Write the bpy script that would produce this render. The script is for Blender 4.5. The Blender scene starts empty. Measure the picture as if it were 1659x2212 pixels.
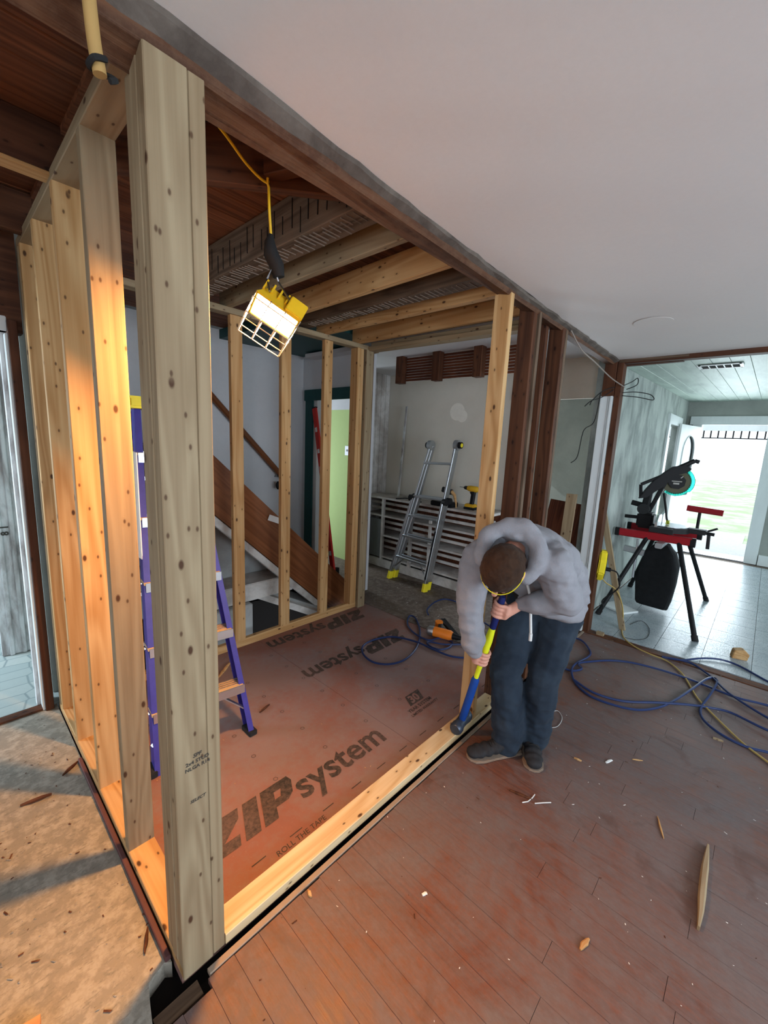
import bpy, bmesh, math, random
from mathutils import Vector, Matrix, Euler, noise
V = Vector
rnd = random.Random(7)
sc = bpy.context.scene
col = sc.collection

# ------------------------------------------------------------------ camera
cam_d = bpy.data.cameras.new('camera')
cam = bpy.data.objects.new('camera', cam_d)
col.objects.link(cam)
yaw, pit, rol = math.radians(42.546), math.radians(-9.66), math.radians(2.619)
fw = V((math.cos(pit)*math.cos(yaw), math.cos(pit)*math.sin(yaw), math.sin(pit)))
rt = fw.cross(V((0, 0, 1))).normalized(); up = rt.cross(fw)
r2 = rt*math.cos(rol)+up*math.sin(rol); u2 = up*math.cos(rol)-rt*math.sin(rol)
cam.matrix_world = Matrix(((r2.x, u2.x, -fw.x, 0), (r2.y, u2.y, -fw.y, 0), (r2.z, u2.z, -fw.z, 1.6), (0, 0, 0, 1)))
cam_d.sensor_fit = 'HORIZONTAL'; cam_d.sensor_width = 36; cam_d.lens = 36*895/1659
cam_d.clip_start = .02
sc.camera = cam

# ------------------------------------------------------------------ world, daylight at the openings, exposure
w = bpy.data.worlds.new('world'); sc.world = w; w.use_nodes = True
bg = w.node_tree.nodes['Background']
bg.inputs[0].default_value = (.80, .90, 1.0, 1); bg.inputs[1].default_value = 1.6
def area(name, loc, target, sx, sy, power, color):
    d = bpy.data.lights.new(name, 'AREA'); d.shape = 'RECTANGLE'; d.size = sx; d.size_y = sy
    d.energy = power; d.color = color
    o = bpy.data.objects.new(name, d); col.objects.link(o); o.location = loc
    o.rotation_euler = (V(target)-V(loc)).to_track_quat('-Z', 'Y').to_euler()
    return o
SKYC = (.76, .88, 1.0)
area('daylight_window_side', (1.2, -3.25, 1.45), (1.2, 0, 1.2), 2.9, 1.3, 122, SKYC)
area('daylight_window_rear', (-2.85, -1.0, 1.45), (0, -1.0, 1.2), 1.8, 1.3, 42, SKYC)
area('daylight_front_door', (9.1, .5, 1.1), (4, .2, .6), 0.8, 1.9, 44, (.78, .92, 1.0))
area('daylight_front_room_window', (6.2, -2.75, 1.4), (6.2, 0, 1.0), 1.8, 1.3, 44, (.76, .93, 1.0))
area('daylight_tiled_room', (-1.75, 4.3, 1.4), (1, 4.0, .8), 1.4, 1.3, 105, (.72, .88, 1.0))
area('daylight_kitchen_window', (5.3, 1.75, 1.35), (3.5, 2.0, 1.0), .8, .9, 22, (.82, .92, 1.0))
area('daylight_green_room', (3.62, 5.85, 1.3), (3.6, 4.4, 1.1), 1.0, 1.2, 34, (.88, .95, 1.0))
area('daylight_stair_top', (.2, 3.5, 2.9), (1.6, 3.55, 1.0), .9, .7, 22, (.80, .90, 1.0))
sc.view_settings.view_transform = 'Standard'; sc.view_settings.look = 'None'
sc.view_settings.gamma = 1; sc.view_settings.use_curve_mapping = False
sc.view_settings.exposure = 0.35
sc.cycles.use_denoising = True
sc.cycles.max_bounces = 8; sc.cycles.diffuse_bounces = 5; sc.cycles.sample_clamp_indirect = 6
sc.cycles.caustics_reflective = False; sc.cycles.caustics_refractive = False

# ------------------------------------------------------------------ material helpers
MATS = {}
class NT:
    def __init__(s, name):
        m = bpy.data.materials.new(name); m.use_nodes = True
        s.m = m; s.t = m.node_tree; s.b = s.t.nodes['Principled BSDF']; MATS[name] = m
    def n(s, typ, **k):
        nd = s.t.nodes.new(typ)
        for a, v in k.items():
            if a.startswith('i_'):
                key = a[2:]
                key = int(key) if key.isdigit() else key.replace('_', ' ')
                s.set(nd.inputs[key], v)
            else: setattr(nd, a, v)
        return nd
    def set(s, sock, v):
        if isinstance(v, bpy.types.NodeSocket): s.t.links.new(v, sock)
        else: sock.default_value = v
    def obj(s): return s.n('ShaderNodeTexCoord').outputs['Object']
    def pos(s): return s.n('ShaderNodeNewGeometry').outputs['Position']
    def rand(s): return s.n('ShaderNodeObjectInfo').outputs['Random']
    def map(s, v, scale=(1, 1, 1), rot=(0, 0, 0), loc=(0, 0, 0)):
        return s.n('ShaderNodeMapping', i_Vector=v, i_Scale=scale, i_Rotation=rot, i_Location=loc).outputs[0]
    def noise(s, v, scale, detail=4, rough=.55, dist=0):
        return s.n('ShaderNodeTexNoise', i_Vector=v, i_Scale=scale, i_Detail=detail, i_Roughness=rough, i_Distortion=dist).outputs[0]
    def ramp(s, f, stops, interp='LINEAR'):
        r = s.n('ShaderNodeValToRGB', i_Fac=f); e = r.color_ramp.elements; r.color_ramp.interpolation = interp
        while len(e) < len(stops): e.new(.5)
        for a, (p, c) in zip(e, stops):
            a.position = p; a.color = (c, c, c, 1) if isinstance(c, (int, float)) else (*c[:3], 1)
        return r.outputs[0]
    def mix(s, f, a, b, blend='MIX'):
        m = s.n('ShaderNodeMix', data_type='RGBA', blend_type=blend)
        s.set(m.inputs[0], f)
        for i, v in ((6, a), (7, b)):
            s.set(m.inputs[i], (*v, 1) if isinstance(v, tuple) and len(v) == 3 else v)
        return m.outputs[2]
    def math(s, op, a, b=0):
        m = s.n('ShaderNodeMath', operation=op); s.set(m.inputs[0], a); s.set(m.inputs[1], b); return m.outputs[0]
    def bump(s, h, strength=.3, dist=.01):
        s.t.links.new(s.n('ShaderNodeBump', i_Height=h, i_Strength=strength, i_Distance=dist).outputs[0], s.b.inputs['Normal'])
    def out(s, color, rough=.6, metal=0, spec=None):
        s.set(s.b.inputs['Base Color'], (*color, 1) if isinstance(color, tuple) and len(color) == 3 else color)
        s.set(s.b.inputs['Roughness'], rough); s.set(s.b.inputs['Metallic'], metal)
        s.set(s.b.inputs['Specular IOR Level'], spec if spec is not None else (.5 if metal else .18))
        return s.m

def plain(name, c, rough=.5, metal=0, var=.12, nscale=18, bump=0, spec=None):
    t = NT(name); o = t.obj(); n = t.noise(o, nscale, 5)
    t.out(t.mix(n, tuple(x*(1-var) for x in c), tuple(min(1, x*(1+var)) for x in c)), rough, metal, spec)
    if bump: t.bump(n, bump, .004)
    return t.m

def wood(name, light, dark, knot=True, rough=.65, tone=.25, rings=9, kn=(.055, .022, .010), bump=.15, dirt=None):
    """sawn lumber, grain along the piece's own X axis"""
    t = NT(name); o = t.obj(); r = t.rand()
    off = t.n('ShaderNodeCombineXYZ', i_X=t.math('MULTIPLY', r, 37.), i_Y=t.math('MULTIPLY', r, 11.), i_Z=t.math('MULTIPLY', r, 5.3)).outputs[0]
    v = t.n('ShaderNodeVectorMath', operation='ADD', i_0=o, i_1=off).outputs[0]
    g = t.noise(t.map(v, (.7, 40, 40)), 1.6, 6, .6, .4)
    br = t.noise(t.map(v, (.32, 4.6, 4.6)), 1.5, 2, .5, .6)
    cath = t.math('SINE', t.math('MULTIPLY', br, rings*6.0))
    f = t.math('ADD', t.math('MULTIPLY', g, .62), t.math('ADD', .19, t.math('MULTIPLY', cath, .155)))
    c = t.mix(t.ramp(f, [(.30, 0), (.74, 1)]), light, dark)
    c = t.mix(t.math('MULTIPLY', r, tone), c, tuple(x*y for x, y in zip(dark, (1.0, .82, .7))))
    if knot:
        sx = t.n('ShaderNodeSeparateXYZ', i_Vector=v).outputs
        uv = t.n('ShaderNodeCombineXYZ', i_X=t.math('MULTIPLY', sx[0], 4.6), i_Y=t.math('MULTIPLY', t.math('ADD', sx[1], sx[2]), 9.)).outputs[0]
        for sc_, r0, r1, thr, am in ((1.0, .04, .075, .62, .95), (2.3, .045, .10, .66, .8)):
            vo = t.n('ShaderNodeTexVoronoi', voronoi_dimensions='2D', i_Vector=uv, i_Scale=sc_, i_Randomness=1.0)
            on = t.math('GREATER_THAN', t.n('ShaderNodeSeparateColor', i_Color=vo.outputs['Color']).outputs[0], thr)
            halo = t.ramp(vo.outputs['Distance'], [(r1, 1), (r1+.16, 0)])
            c = t.mix(t.math('MULTIPLY', t.math('MULTIPLY', halo, on), .38), c, dark)
            k = t.ramp(vo.outputs['Distance'], [(r0, 1), (r1, 0)])
            c = t.mix(t.math('MULTIPLY', t.math('MULTIPLY', k, on), am), c, kn)
    if dirt:
        d = t.ramp(t.noise(t.pos(), 9, 8, .75), [(.44, 0), (.62, 1)])
        c = t.mix(t.math('MULTIPLY', d, .55), c, dirt)
    t.bump(g, bump, .004)
    return t.out(c, rough)

PINE = wood('pine_lumber', (.54, .345, .16), (.385, .205, .075))
PALEP = wood('pale_pine', (.60, .475, .29), (.48, .33, .165))
PINEW = wood('shaded_pine', (.315, .245, .150), (.225, .162, .094), tone=.15)  # new pine; shade on the near post put into a darker, greyer colour
OLDW = wood('aged_fir', (.115, .045, .021), (.05, .019, .010), tone=.45, kn=(.02, .008, .005))
OLDG = wood('grey_old_timber', (.15, .10, .065), (.06, .036, .022), knot=False, tone=.2, bump=.5)
DECK = wood('roof_deck_board', (.25, .095, .042), (.10, .036, .017), knot=False, tone=.6)
BEAMW = wood('rough_beam', (.125, .055, .027), (.055, .022, .012), tone=.1, bump=.8, dirt=(.15, .082, .048))
STAIRW = wood('brown_stringer', (.22, .080, .028), (.14, .046, .016), knot=False, rough=.4, tone=.1)
REDW = wood('stained_wood', (.14, .045, .02), (.06, .018, .01), knot=False, rough=.5)

def hardwood():
    t = NT('worn_hardwood'); o = t.obj(); r = t.rand(); p = t.pos()
    off = t.n('ShaderNodeCombineXYZ', i_X=t.math('MULTIPLY', r, 51.), i_Y=t.math('MULTIPLY', r, 17.)).outputs[0]
    v = t.n('ShaderNodeVectorMath', operation='ADD', i_0=o, i_1=off).outputs[0]
    g = t.noise(t.map(v, (1.2, 42, 20)), 1.5, 6, .62, .5)
    c = t.mix(t.ramp(g, [(.3, 0), (.7, 1)]), (.185, .056, .026), (.085, .027, .015))
    c = t.mix(t.math('MULTIPLY', r, .55), c, (.16, .058, .030))
    d1 = t.noise(p, 1.7, 8, .70, .8); d2 = t.noise(t.map(p, (1.6, .8, 1)), 17, 8, .78); d3 = t.noise(t.map(p, (3, 1, 1)), 60, 4, .7)
    dust = t.ramp(t.math('ADD', t.math('MULTIPLY', d1, .62), t.math('MULTIPLY', d2, .38)), [(.40, .10), (.49, .62), (.58, 1)])
    c = t.mix(t.math('MULTIPLY', dust, .86), c, (.135, .116, .115))
    fleck = t.ramp(d3, [(.66, 0), (.74, 1)])
    c = t.mix(t.math('MULTIPLY', fleck, .22), c, (.36, .30, .28))
    stain = t.ramp(t.noise(p, 3.1, 5, .6, 1.2), [(.60, 0), (.70, 1)])
    c = t.mix(t.math('MULTIPLY', stain, .5), c, (.065, .024, .014))
    # long scratches
    w1 = t.n('ShaderNodeTexVoronoi', feature='DISTANCE_TO_EDGE', i_Vector=t.map(p, (1.3, .5, 1), (0, 0, .5)), i_Scale=1.1)
    s1 = t.ramp(w1.outputs[0], [(.004, 1), (.010, 0)])
    c = t.mix(t.math('MULTIPLY', s1, .10), c, (.06, .022, .014))
    mott = t.ramp(t.noise(t.map(p, (2.2, .9, 1)), 38, 6, .75), [(.42, 0), (.60, 1)])
    c = t.mix(t.math('MULTIPLY', mott, .30), c, (.085, .058, .052))
    t.bump(t.math('ADD', g, t.math('MULTIPLY', d2, .6)), .22, .004)
    return t.out(c, t.math('ADD', .36, t.math('MULTIPLY', dust, .34)))
HARDW = hardwood()
HARDW.node_tree.nodes['Principled BSDF'].inputs['Specular IOR Level'].default_value = .35

def panel():
    t = NT('red_coated_panel'); p = t.pos()
    d1 = t.noise(p, 1.3, 5, .6, .5); d2 = t.noise(p, 22, 6, .7); d3 = t.noise(p, 110, 3, .6)
    c = t.mix(d2, (.255, .110, .082), (.195, .084, .064))
    c = t.mix(t.math('MULTIPLY', t.ramp(t.math('ADD', t.math('MULTIPLY', d1, .7), t.math('MULTIPLY', d2, .3)), [(.40, 0), (.56, 1)]), .75), c, (.225, .170, .160))
    c = t.mix(t.math('MULTIPLY', t.ramp(d3, [(.64, 0), (.72, 1)]), .22), c, (.34, .26, .23))
    t.bump(d2, .1, .003)
    return t.out(c, .55)
PANEL = panel()

def dusty(name, a, b, c3, scale=1.0, rough=.85, bump=.35):
    t = NT(name); p = t.pos()
    n1 = t.noise(p, 1.6*scale, 6, .65, .3); n2 = t.noise(p, 16*scale, 8, .72); n3 = t.noise(t.map(p, (.5, 1, 1)), 70*scale, 4, .7)
    c = t.mix(t.ramp(n1, [(.35, 0), (.65, 1)]), a, b)
    c = t.mix(t.math('MULTIPLY', t.ramp(n2, [(.46, 0), (.60, 1)]), .75), c, c3)
    c = t.mix(t.math('MULTIPLY', t.ramp(n3, [(.67, 0), (.75, 1)]), .5), c, tuple(x*.35 for x in a))
    n4 = t.noise(t.map(p, (1, 3.2, 1), (0, 0, .5)), 24*scale, 6, .75)
    c = t.mix(t.math('MULTIPLY', t.ramp(n4, [(.54, 0), (.64, 1)]), .5), c, tuple(x*.55 for x in b))
    t.bump(t.math('ADD', n2, t.math('MULTIPLY', n3, .4)), bump, .006)
    return t.out(c, rough)
CONC = dusty('dusty_subfloor', (.25, .222, .178), (.195, .18, .152), (.36, .33, .275))
KFLOOR = dusty('dirty_kitchen_floor', (.105, .08, .065), (.15, .115, .09), (.21, .175, .15), 1.2)
BLACKE = plain('dark_cavity', (.012, .010, .009), .95)  # near-black colour that stands in for the shade inside hollows

def hexvinyl():
    t = NT('hexagon_print_vinyl'); p = t.pos()
    w_ = t.noise(p, 3, 2); pm = t.map(p, (6.2, 9.5, 1), (0, 0, .1))
    vo = t.n('ShaderNodeTexVoronoi', feature='DISTANCE_TO_EDGE', i_Vector=pm, i_Scale=1.0, i_Randomness=.35)
    e = t.ramp(vo.outputs[0], [(.015, 1), (.05, 0)])
    cell = t.n('ShaderNodeTexVoronoi', i_Vector=pm, i_Scale=1.0, i_Randomness=.35).outputs['Color']
    cv = t.n('ShaderNodeSeparateColor', i_Color=cell).outputs[0]
    c = t.mix(cv, (.34, .40, .40), (.50, .53, .50))
    c = t.mix(t.math('MULTIPLY', t.noise(p, 40, 5, .7), .4), c, (.30, .34, .33))
    c = t.mix(t.math('MULTIPLY', e, .7), c, (.17, .22, .23))
    return t.out(c, .42)
HEXV = hexvinyl()

def wallmat(name, a, b, patch=None, pscale=1.5, fine=45, rough=.8, bump=.12, amount=.6, stretch=(1, 1, 1)):
    t = NT(name); p = t.map(t.pos(), stretch)
    n1 = t.noise(p, pscale, 6, .6, .4); n2 = t.noise(p, fine, 6, .7)
    c = t.mix(n2, a, b)
    if patch: c = t.mix(t.math('MULTIPLY', t.ramp(n1, [(.42, 0), (.62, 1)]), amount), c, patch)
    t.bump(n2, bump, .004)
    return t.out(c, rough)
CEIL = wallmat('ceiling_plaster', (.70, .66, .63), (.76, .72, .69), (.66, .63, .62), 1.1, 60, .85, .08, .35)
WHITEW = wallmat('white_wall_paint', (.62, .63, .65), (.70, .71, .72), (.55, .56, .58), 1.2, 30, .75, .06, .4)
BEIGEW = wallmat('beige_plaster', (.53, .50, .43), (.58, .54, .47), (.64, .60, .53), 1.3, 30, .85, .1, .45)
GREYG = wallmat('grey_green_paint', (.28, .30, .275), (.33, .35, .32), (.20, .22, .20), 2.0, 20, .8, .1, .5)
CREAM = wallmat('cream_paint', (.52, .47, .39), (.58, .53, .44), (.45, .40, .33), 1.5, 20, .8, .05, .4)
LIMEW = wallmat('lime_green_paint', (.46, .60, .24), (.50, .64, .27), None, 1, 20, .7, .04)
TEALW = wallmat('dark_teal_paint', (.012, .062, .062), (.018, .08, .08), None, 1, 20, .45, .04)
HALLW = wallmat('stripped_wallpaper', (.30, .335, .31), (.44, .48, .445), (.15, .175, .165), 2.4, 70, .8, .25, .75, (1.6, 1.6, .8))
HALLC = wallmat('peeling_ceiling_paint', (.42, .52, .45), (.54, .64, .56), (.27, .34, .31), 2.2, 30, .5, .3, .6, (.6, 3.2, 1))
GREYP = wallmat('under_stair_paint', (.33, .34, .33), (.40, .41, .40), (.20, .20, .19), 3, 25, .75, .15, .6)
PEEL = wallmat('peeling_white_paint', (.60, .62, .63), (.70, .72, .72), (.16, .12, .11), 5.2, 40, .6, .25, .7, (2.2, 2.2, .6))
TRIMW = wallmat('white_trim_paint', (.62, .66, .66), (.70, .74, .73), (.50, .53, .53), 3, 25, .45, .05, .4, (1, 1, .3))
GRIMEW = wallmat('grimy_white_paint', (.50, .48, .45), (.62, .60, .57), (.20, .16, .13), 4, 30, .7, .2, .6)
LATHEDGE = wallmat('plaster_edge', (.10, .080, .066), (.165, .138, .115), (.05, .037, .03), 6, 50, .95, .6, .7)
VTILE = None
def vtile():
    t = NT('worn_vinyl_tile'); p = t.pos(); r = t.rand()
    n = t.noise(p, 9, 6, .7); n2 = t.noise(t.map(p, (1, 3, 1)), 38, 5, .7)
    c = t.mix(t.ramp(n, [(.35, 0), (.65, 1)]), (.25, .30, .33), (.40, .44, .46))
    c = t.mix(t.math('MULTIPLY', t.ramp(n2, [(.5, 0), (.66, 1)]), .5), c, (.16, .20, .225))
    c = t.mix(t.math('MULTIPLY', r, .3), c, (.24, .27, .28))
    t.bump(t.math('ADD', n, n2), .25, .004)
    return t.out(c, t.ramp(n2, [(.4, .22), (.7, .5)]))
VTILE = vtile()
VTILE.node_tree.nodes['Principled BSDF'].inputs['Specular IOR Level'].default_value = .5
def grass():
    t = NT('sunlit_lawn'); p = t.pos()
    n = t.noise(p, 1.1, 8, .7); n2 = t.noise(p, 14, 5, .7)
    c = t.mix(t.ramp(n, [(.42, 0), (.58, 1)]), (.42, .58, .30), (.72, .72, .62))
    return t.out(t.mix(t.math('MULTIPLY', n2, .5), c, (.50, .58, .36)), .9)
GRASS = grass()
CONCP = dusty('pale_path', (.66, .66, .64), (.72, .72, .70), (.6, .6, .58), 1, .9, .1)

def metal(name, c, rough=.3): return plain(name, c, rough, 1.0, .08, 30)
ALU = metal('aluminium', (.62, .65, .67), .32)
ALUD = metal('dull_aluminium', (.46, .48, .50), .45)
STEEL = metal('steel', (.30, .30, .31), .4)
BLACKP = plain('black_plastic', (.009, .009, .010), .5)
DARKG = plain('dark_grey_casting', (.022, .023, .024), .5)
RUBBER = plain('black_rubber', (.018, .018, .018), .8)
REDP = plain('red_paint', (.30, .012, .018), .4)
LEVELR = plain('red_level_paint', (.52, .030, .022), .35)
YEL = plain('yellow_plastic', (.75, .47, .02), .45)
YELB = plain('bright_yellow', (.80, .66, .03), .45)
LIMEY = plain('lime_yellow', (.66, .70, .02), .5)
DRILLY = plain('drill_yellow', (.58, .33, .02), .5)
ORANGE = plain('orange_plastic', (.72, .19, .02), .45)
PURPLE = plain('purple_blue_fibreglass', (.045, .04, .24), .4, var=.3)
BLUEH = plain('blue_hose', (.020, .034, .105), .4)
BLUEG = plain('blue_grip', (.012, .055, .26), .4, var=.3)
NAVYG = plain('navy_grip', (.012, .018, .10), .5)
WHITEP = plain('white_plastic', (.72, .73, .72), .45)
STEPW = plain('step_tread', (.48, .33, .17), .6)
HEADST = plain('scuffed_hammer_steel', (.055, .07, .10), .4, .6, var=.6, nscale=40)
def inkm():
    t = NT('print_ink'); p = t.pos(); n = t.noise(p, 55, 5, .7); n2 = t.noise(p, 2.2, 3)
    f = t.ramp(t.math('ADD', t.math('MULTIPLY', n, .6), t.math('MULTIPLY', n2, .4)), [(.40, 0), (.66, 1)])
    return t.out(t.mix(t.math('MULTIPLY', f, .75), (.030, .026, .022), (.17, .105, .085)), .7)
INK = inkm()
INK2 = plain('stamp_ink', (.05, .045, .04), .8, var=.4, nscale=80)
OLIVE = plain('olive_blade', (.050, .046, .016), .5, .3)
BAGM = plain('black_bag_cloth', (.012, .013, .014), .9, var=.4, nscale=25, bump=.4)
GOLDT = plain('brass', (.6, .5, .2), .35, .8)
DARKBROWN = plain('dirt', (.05, .035, .025), .95)  # even dark brown, applied to no part
WHITECORD = plain('pale_cord', (.60, .61, .60), .6)

def fabric(name, c, c2, scale=260, wr=9, rough=.95):
    t = NT(name); o = t.obj()
    f = t.noise(o, scale, 3, .7); b = t.noise(o, wr, 5, .6, .5)
    c_ = t.mix(t.ramp(b, [(.35, 0), (.65, 1)]), c, c2)
    c_ = t.mix(t.math('MULTIPLY', f, .45), c_, tuple(x*.55 for x in c))
    t.bump(t.math('ADD', t.math('MULTIPLY', f, .3), b), .5, .006)
    t.b.inputs['Sheen Weight'].default_value = .03
    return t.out(c_, rough, 0, .2)
HOOD = fabric('heather_grey_fleece', (.235, .237, .26), (.285, .287, .31))
DENIM = fabric('dark_denim', (.013, .021, .034), (.028, .042, .060), 320, 5)
def skinm():
    t = NT('skin'); o = t.obj(); n = t.noise(o, 60, 4)
    t.b.inputs['Subsurface Weight'].default_value = .08; t.b.inputs['Subsurface Radius'].default_value = (.012, .005, .003)
    return t.out(t.mix(n, (.52, .25, .18), (.62, .33, .25)), .55)
SKIN = skinm()
HAIR = fabric('short_brown_hair', (.030, .015, .009), (.048, .024, .013), 500, 40)
SHOE = plain('black_suede', (.022, .022, .024), .8, var=.4, nscale=40, bump=.3)
SOLE = plain('tan_sole', (.24, .18, .135), .7)
def glass(name, tint=(.8, .9, .9), rough=.05, alpha=.25):
    t = NT(name); t.out(tint, rough); t.b.inputs['Transmission Weight'].default_value = 1.0; t.b.inputs['IOR'].default_value = 1.1
    return t.m
PANE = glass('window_glass')
TEALG = glass('teal_guard_plastic', (.05, .80, .62), .25)
TEALG.node_tree.nodes['Principled BSDF'].inputs['Transmission Weight'].default_value = .85

# ------------------------------------------------------------------ mesh helpers
def frame(d, hint=V((0, 0, 1))):
    x = V(d).normalized(); h = V(hint)
    if abs(x.dot(h)) > .98: h = V((0, 1, 0)) if abs(x.y) < .9 else V((1, 0, 0))
    y = h.cross(x).normalized(); z = x.cross(y)
    return x, y, z
class MB:
    def __init__(s): s.v = []; s.f = []; s.mi = []
    def add(s, vs, fs, m=0):
        o = len(s.v); s.v += [V(a) for a in vs]; s.f += [[i+o for i in f] for f in fs]; s.mi += [m]*len(fs); return s
    def box(s, lo, hi, m=0):
        (a, b, c), (d, e, f) = lo, hi
        return s.add([(a, b, c), (d, b, c), (d, e, c), (a, e, c), (a, b, f), (d, b, f), (d, e, f), (a, e, f)],
                     [(0, 3, 2, 1), (4, 5, 6, 7), (0, 1, 5, 4), (1, 2, 6, 5), (2, 3, 7, 6), (3, 0, 4, 7)], m)
    def bar(s, p0, p1, w_, t_, hint=(0, 0, 1), m=0, ch=.0):
        """beam from p0 to p1, width w_ across, thickness t_ along the hint"""
        x, y, z = frame(V(p1)-V(p0), hint); pts = []
        if ch: pr = [(-w_/2+ch, -t_/2), (w_/2-ch, -t_/2), (w_/2, -t_/2+ch), (w_/2, t_/2-ch), (w_/2-ch, t_/2), (-w_/2+ch, t_/2), (-w_/2, t_/2-ch), (-w_/2, -t_/2+ch)]
        else: pr = [(-w_/2, -t_/2), (w_/2, -t_/2), (w_/2, t_/2), (-w_/2, t_/2)]
        return s.sweep(pr, [V(p0), V(p1)], y, z, m)
    def sweep(s, pr, path, y, z, m=0):
        n = len(pr); vs = [p+y*a+z*b for p in path for a, b in pr]
        fs = [[i*n+j, i*n+(j+1) % n, (i+1)*n+(j+1) % n, (i+1)*n+j] for i in range(len(path)-1) for j in range(n)]
        fs += [list(range(n))[::-1], [(len(path)-1)*n+j for j in range(n)]]
        return s.add(vs, fs, m)
    def cyl(s, p0, p1, r0, r1=None, n=16, m=0):
        r1 = r0 if r1 is None else r1; p0, p1 = V(p0), V(p1); x, y, z = frame(p1-p0)
        vs = []
        for p, r in ((p0, r0), (p1, r1)):
            vs += [p+(y*math.cos(2*math.pi*i/n)+z*math.sin(2*math.pi*i/n))*r for i in range(n)]
        fs = [[i, (i+1) % n, n+(i+1) % n, n+i] for i in range(n)]+[list(range(n))[::-1], list(range(n, 2*n))]
        return s.add(vs, fs, m)
    def tube(s, path, r, n=8, m=0, rr=None):
        path = [V(p) for p in path]; rings = []; hint = V((0, 0, 1)); py = None
        for i, p in enumerate(path):
            d = path[min(i+1, len(path)-1)]-path[max(i-1, 0)]
            if d.length < 1e-9: d = V((1, 0, 0))
            d.normalize()
            if py is None: _, y, z = frame(d)
            else:
                y = py-d*py.dot(d); y.normalize(); z = d.cross(y)
            py = y; q = r if rr is None else rr[i]
            rings += [p+(y*math.cos(2*math.pi*k/n)+z*math.sin(2*math.pi*k/n))*q for k in range(n)]
        L = len(path)
        fs = [[i*n+j, i*n+(j+1) % n, (i+1)*n+(j+1) % n, (i+1)*n+j] for i in range(L-1) for j in range(n)]
        fs += [list(range(n))[::-1], [(L-1)*n+j for j in range(n)]]
        return s.add(rings, fs, m)
    def prism(s, poly, o, ex, ey, ez, t, m=0):
        """polygon in the ex/ey plane at o, extruded by t along ez"""
        o, ex, ey, ez = V(o), V(ex), V(ey), V(ez); n = len(poly)
        vs = [o+ex*a+ey*b for a, b in poly]+[o+ex*a+ey*b+ez*t for a, b in poly]
        fs = [list(range(n))[::-1], list(range(n, 2*n))]+[[i, (i+1) % n, n+(i+1) % n, n+i] for i in range(n)]
        return s.add(vs, fs, m)
    def ring(s, c, ax, r0, r1, t, n=40, m=0, a0=0, a1=360, ref=(0, 0, 1)):
        x, y, z = frame(ax, ref); c = V(c); vs = []; full = abs(a1-a0) >= 360; k = n if full else n+1
        for i in range(k):
            a = math.radians(a0+(a1-a0)*i/n); d = y*math.cos(a)+z*math.sin(a)
            vs += [c+d*r0-x*t/2, c+d*r1-x*t/2, c+d*r1+x*t/2, c+d*r0+x*t/2]
        fs = []
        for i in range(n):
            a, b = i*4, ((i+1) % k)*4
            for j in range(4): fs.append([a+j, a+(j+1) % 4, b+(j+1) % 4, b+j])
        if not full: fs += [[0, 1, 2, 3], [(k-1)*4+j for j in (3, 2, 1, 0)]]
        return s.add(vs, fs, m)
    def ball(s, c, r, n=12, m=0, sc_=(1, 1, 1)):
        c = V(c); vs = []; R = n//2
        for i in range(1, R):
            th = math.pi*i/R
            for j in range(n):
                ph = 2*math.pi*j/n
                vs.append(c+V((r*sc_[0]*math.sin(th)*math.cos(ph), r*sc_[1]*math.sin(th)*math.sin(ph), r*sc_[2]*math.cos(th))))
        vs += [c+V((0, 0, r*sc_[2])), c-V((0, 0, r*sc_[2]))]; t_ = len(vs)-2
        fs = [[i*n+j, (i+1)*n+j, (i+1)*n+(j+1) % n, i*n+(j+1) % n] for i in range(R-2) for j in range(n)]
        fs += [[t_, j, (j+1) % n] for j in range(n)]+[[t_+1, (R-2)*n+(j+1) % n, (R-2)*n+j] for j in range(n)]
        return s.add(vs, fs, m)
    def build(s, name, mat, parent=None, smooth=False, bevel=0, origin=None):
        if parent is not None: org = wloc(parent)
        elif origin is not None: org = V(origin)
        else:
            xs = [p.x for p in s.v]; ys = [p.y for p in s.v]; zs = [p.z for p in s.v]
            org = V(((min(xs)+max(xs))/2, (min(ys)+max(ys))/2, min(zs)))
        me = bpy.data.meshes.new(name)
        me.from_pydata([tuple(p-org) for p in s.v], [], s.f)
        for m in (mat if isinstance(mat, (list, tuple)) else [mat]): me.materials.append(m)
        me.polygons.foreach_set('material_index', s.mi)
        bm = bmesh.new(); bm.from_mesh(me)
        bmesh.ops.recalc_face_normals(bm, faces=bm.faces)
        if bevel:
            eds = [e for e in bm.edges if len(e.link_faces) == 2 and e.calc_face_angle(0) > .6]
            bmesh.ops.bevel(bm, geom=eds, offset=bevel, segments=2, affect='EDGES', clamp_overlap=True)
        bm.to_mesh(me); bm.free()
        if smooth:
            me.polygons.foreach_set('use_smooth', [True]*len(me.polygons))
            try: me.set_sharp_from_angle(angle=math.radians(38))
            except Exception: pass
        o = bpy.data.objects.new(name, me); col.objects.link(o)
        if parent is not None: o.parent = parent
        else: o.location = org
        return o
def wloc(o):
    l = V((0, 0, 0))
    while o is not None: l = l+o.location; o = o.parent
    return l
def tag(o, label, cat=None, group=None, kind=None):
    if label: o['label'] = label
    if cat: o['category'] = cat
    if group: o['group'] = group
    if kind: o['kind'] = kind
    return o
def thing(name, loc, label, cat, group=None, kind=None):
    o = bpy.data.objects.new(name, None); col.objects.link(o); o.location = loc; o.empty_display_size = .05
    return tag(o, label, cat, group, kind)
def struct(o, label=None): o['kind'] = 'structure'; o['label'] = label or o.name.replace('_', ' '); return o
def lerp(a, b, t): return a+(b-a)*t
def table(pts, x):
    for (a, b), (c, d) in zip(pts, pts[1:]):
        if x <= c: return lerp(b, d, max(0, (x-a)/(c-a)))
    return pts[-1][1]
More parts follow.
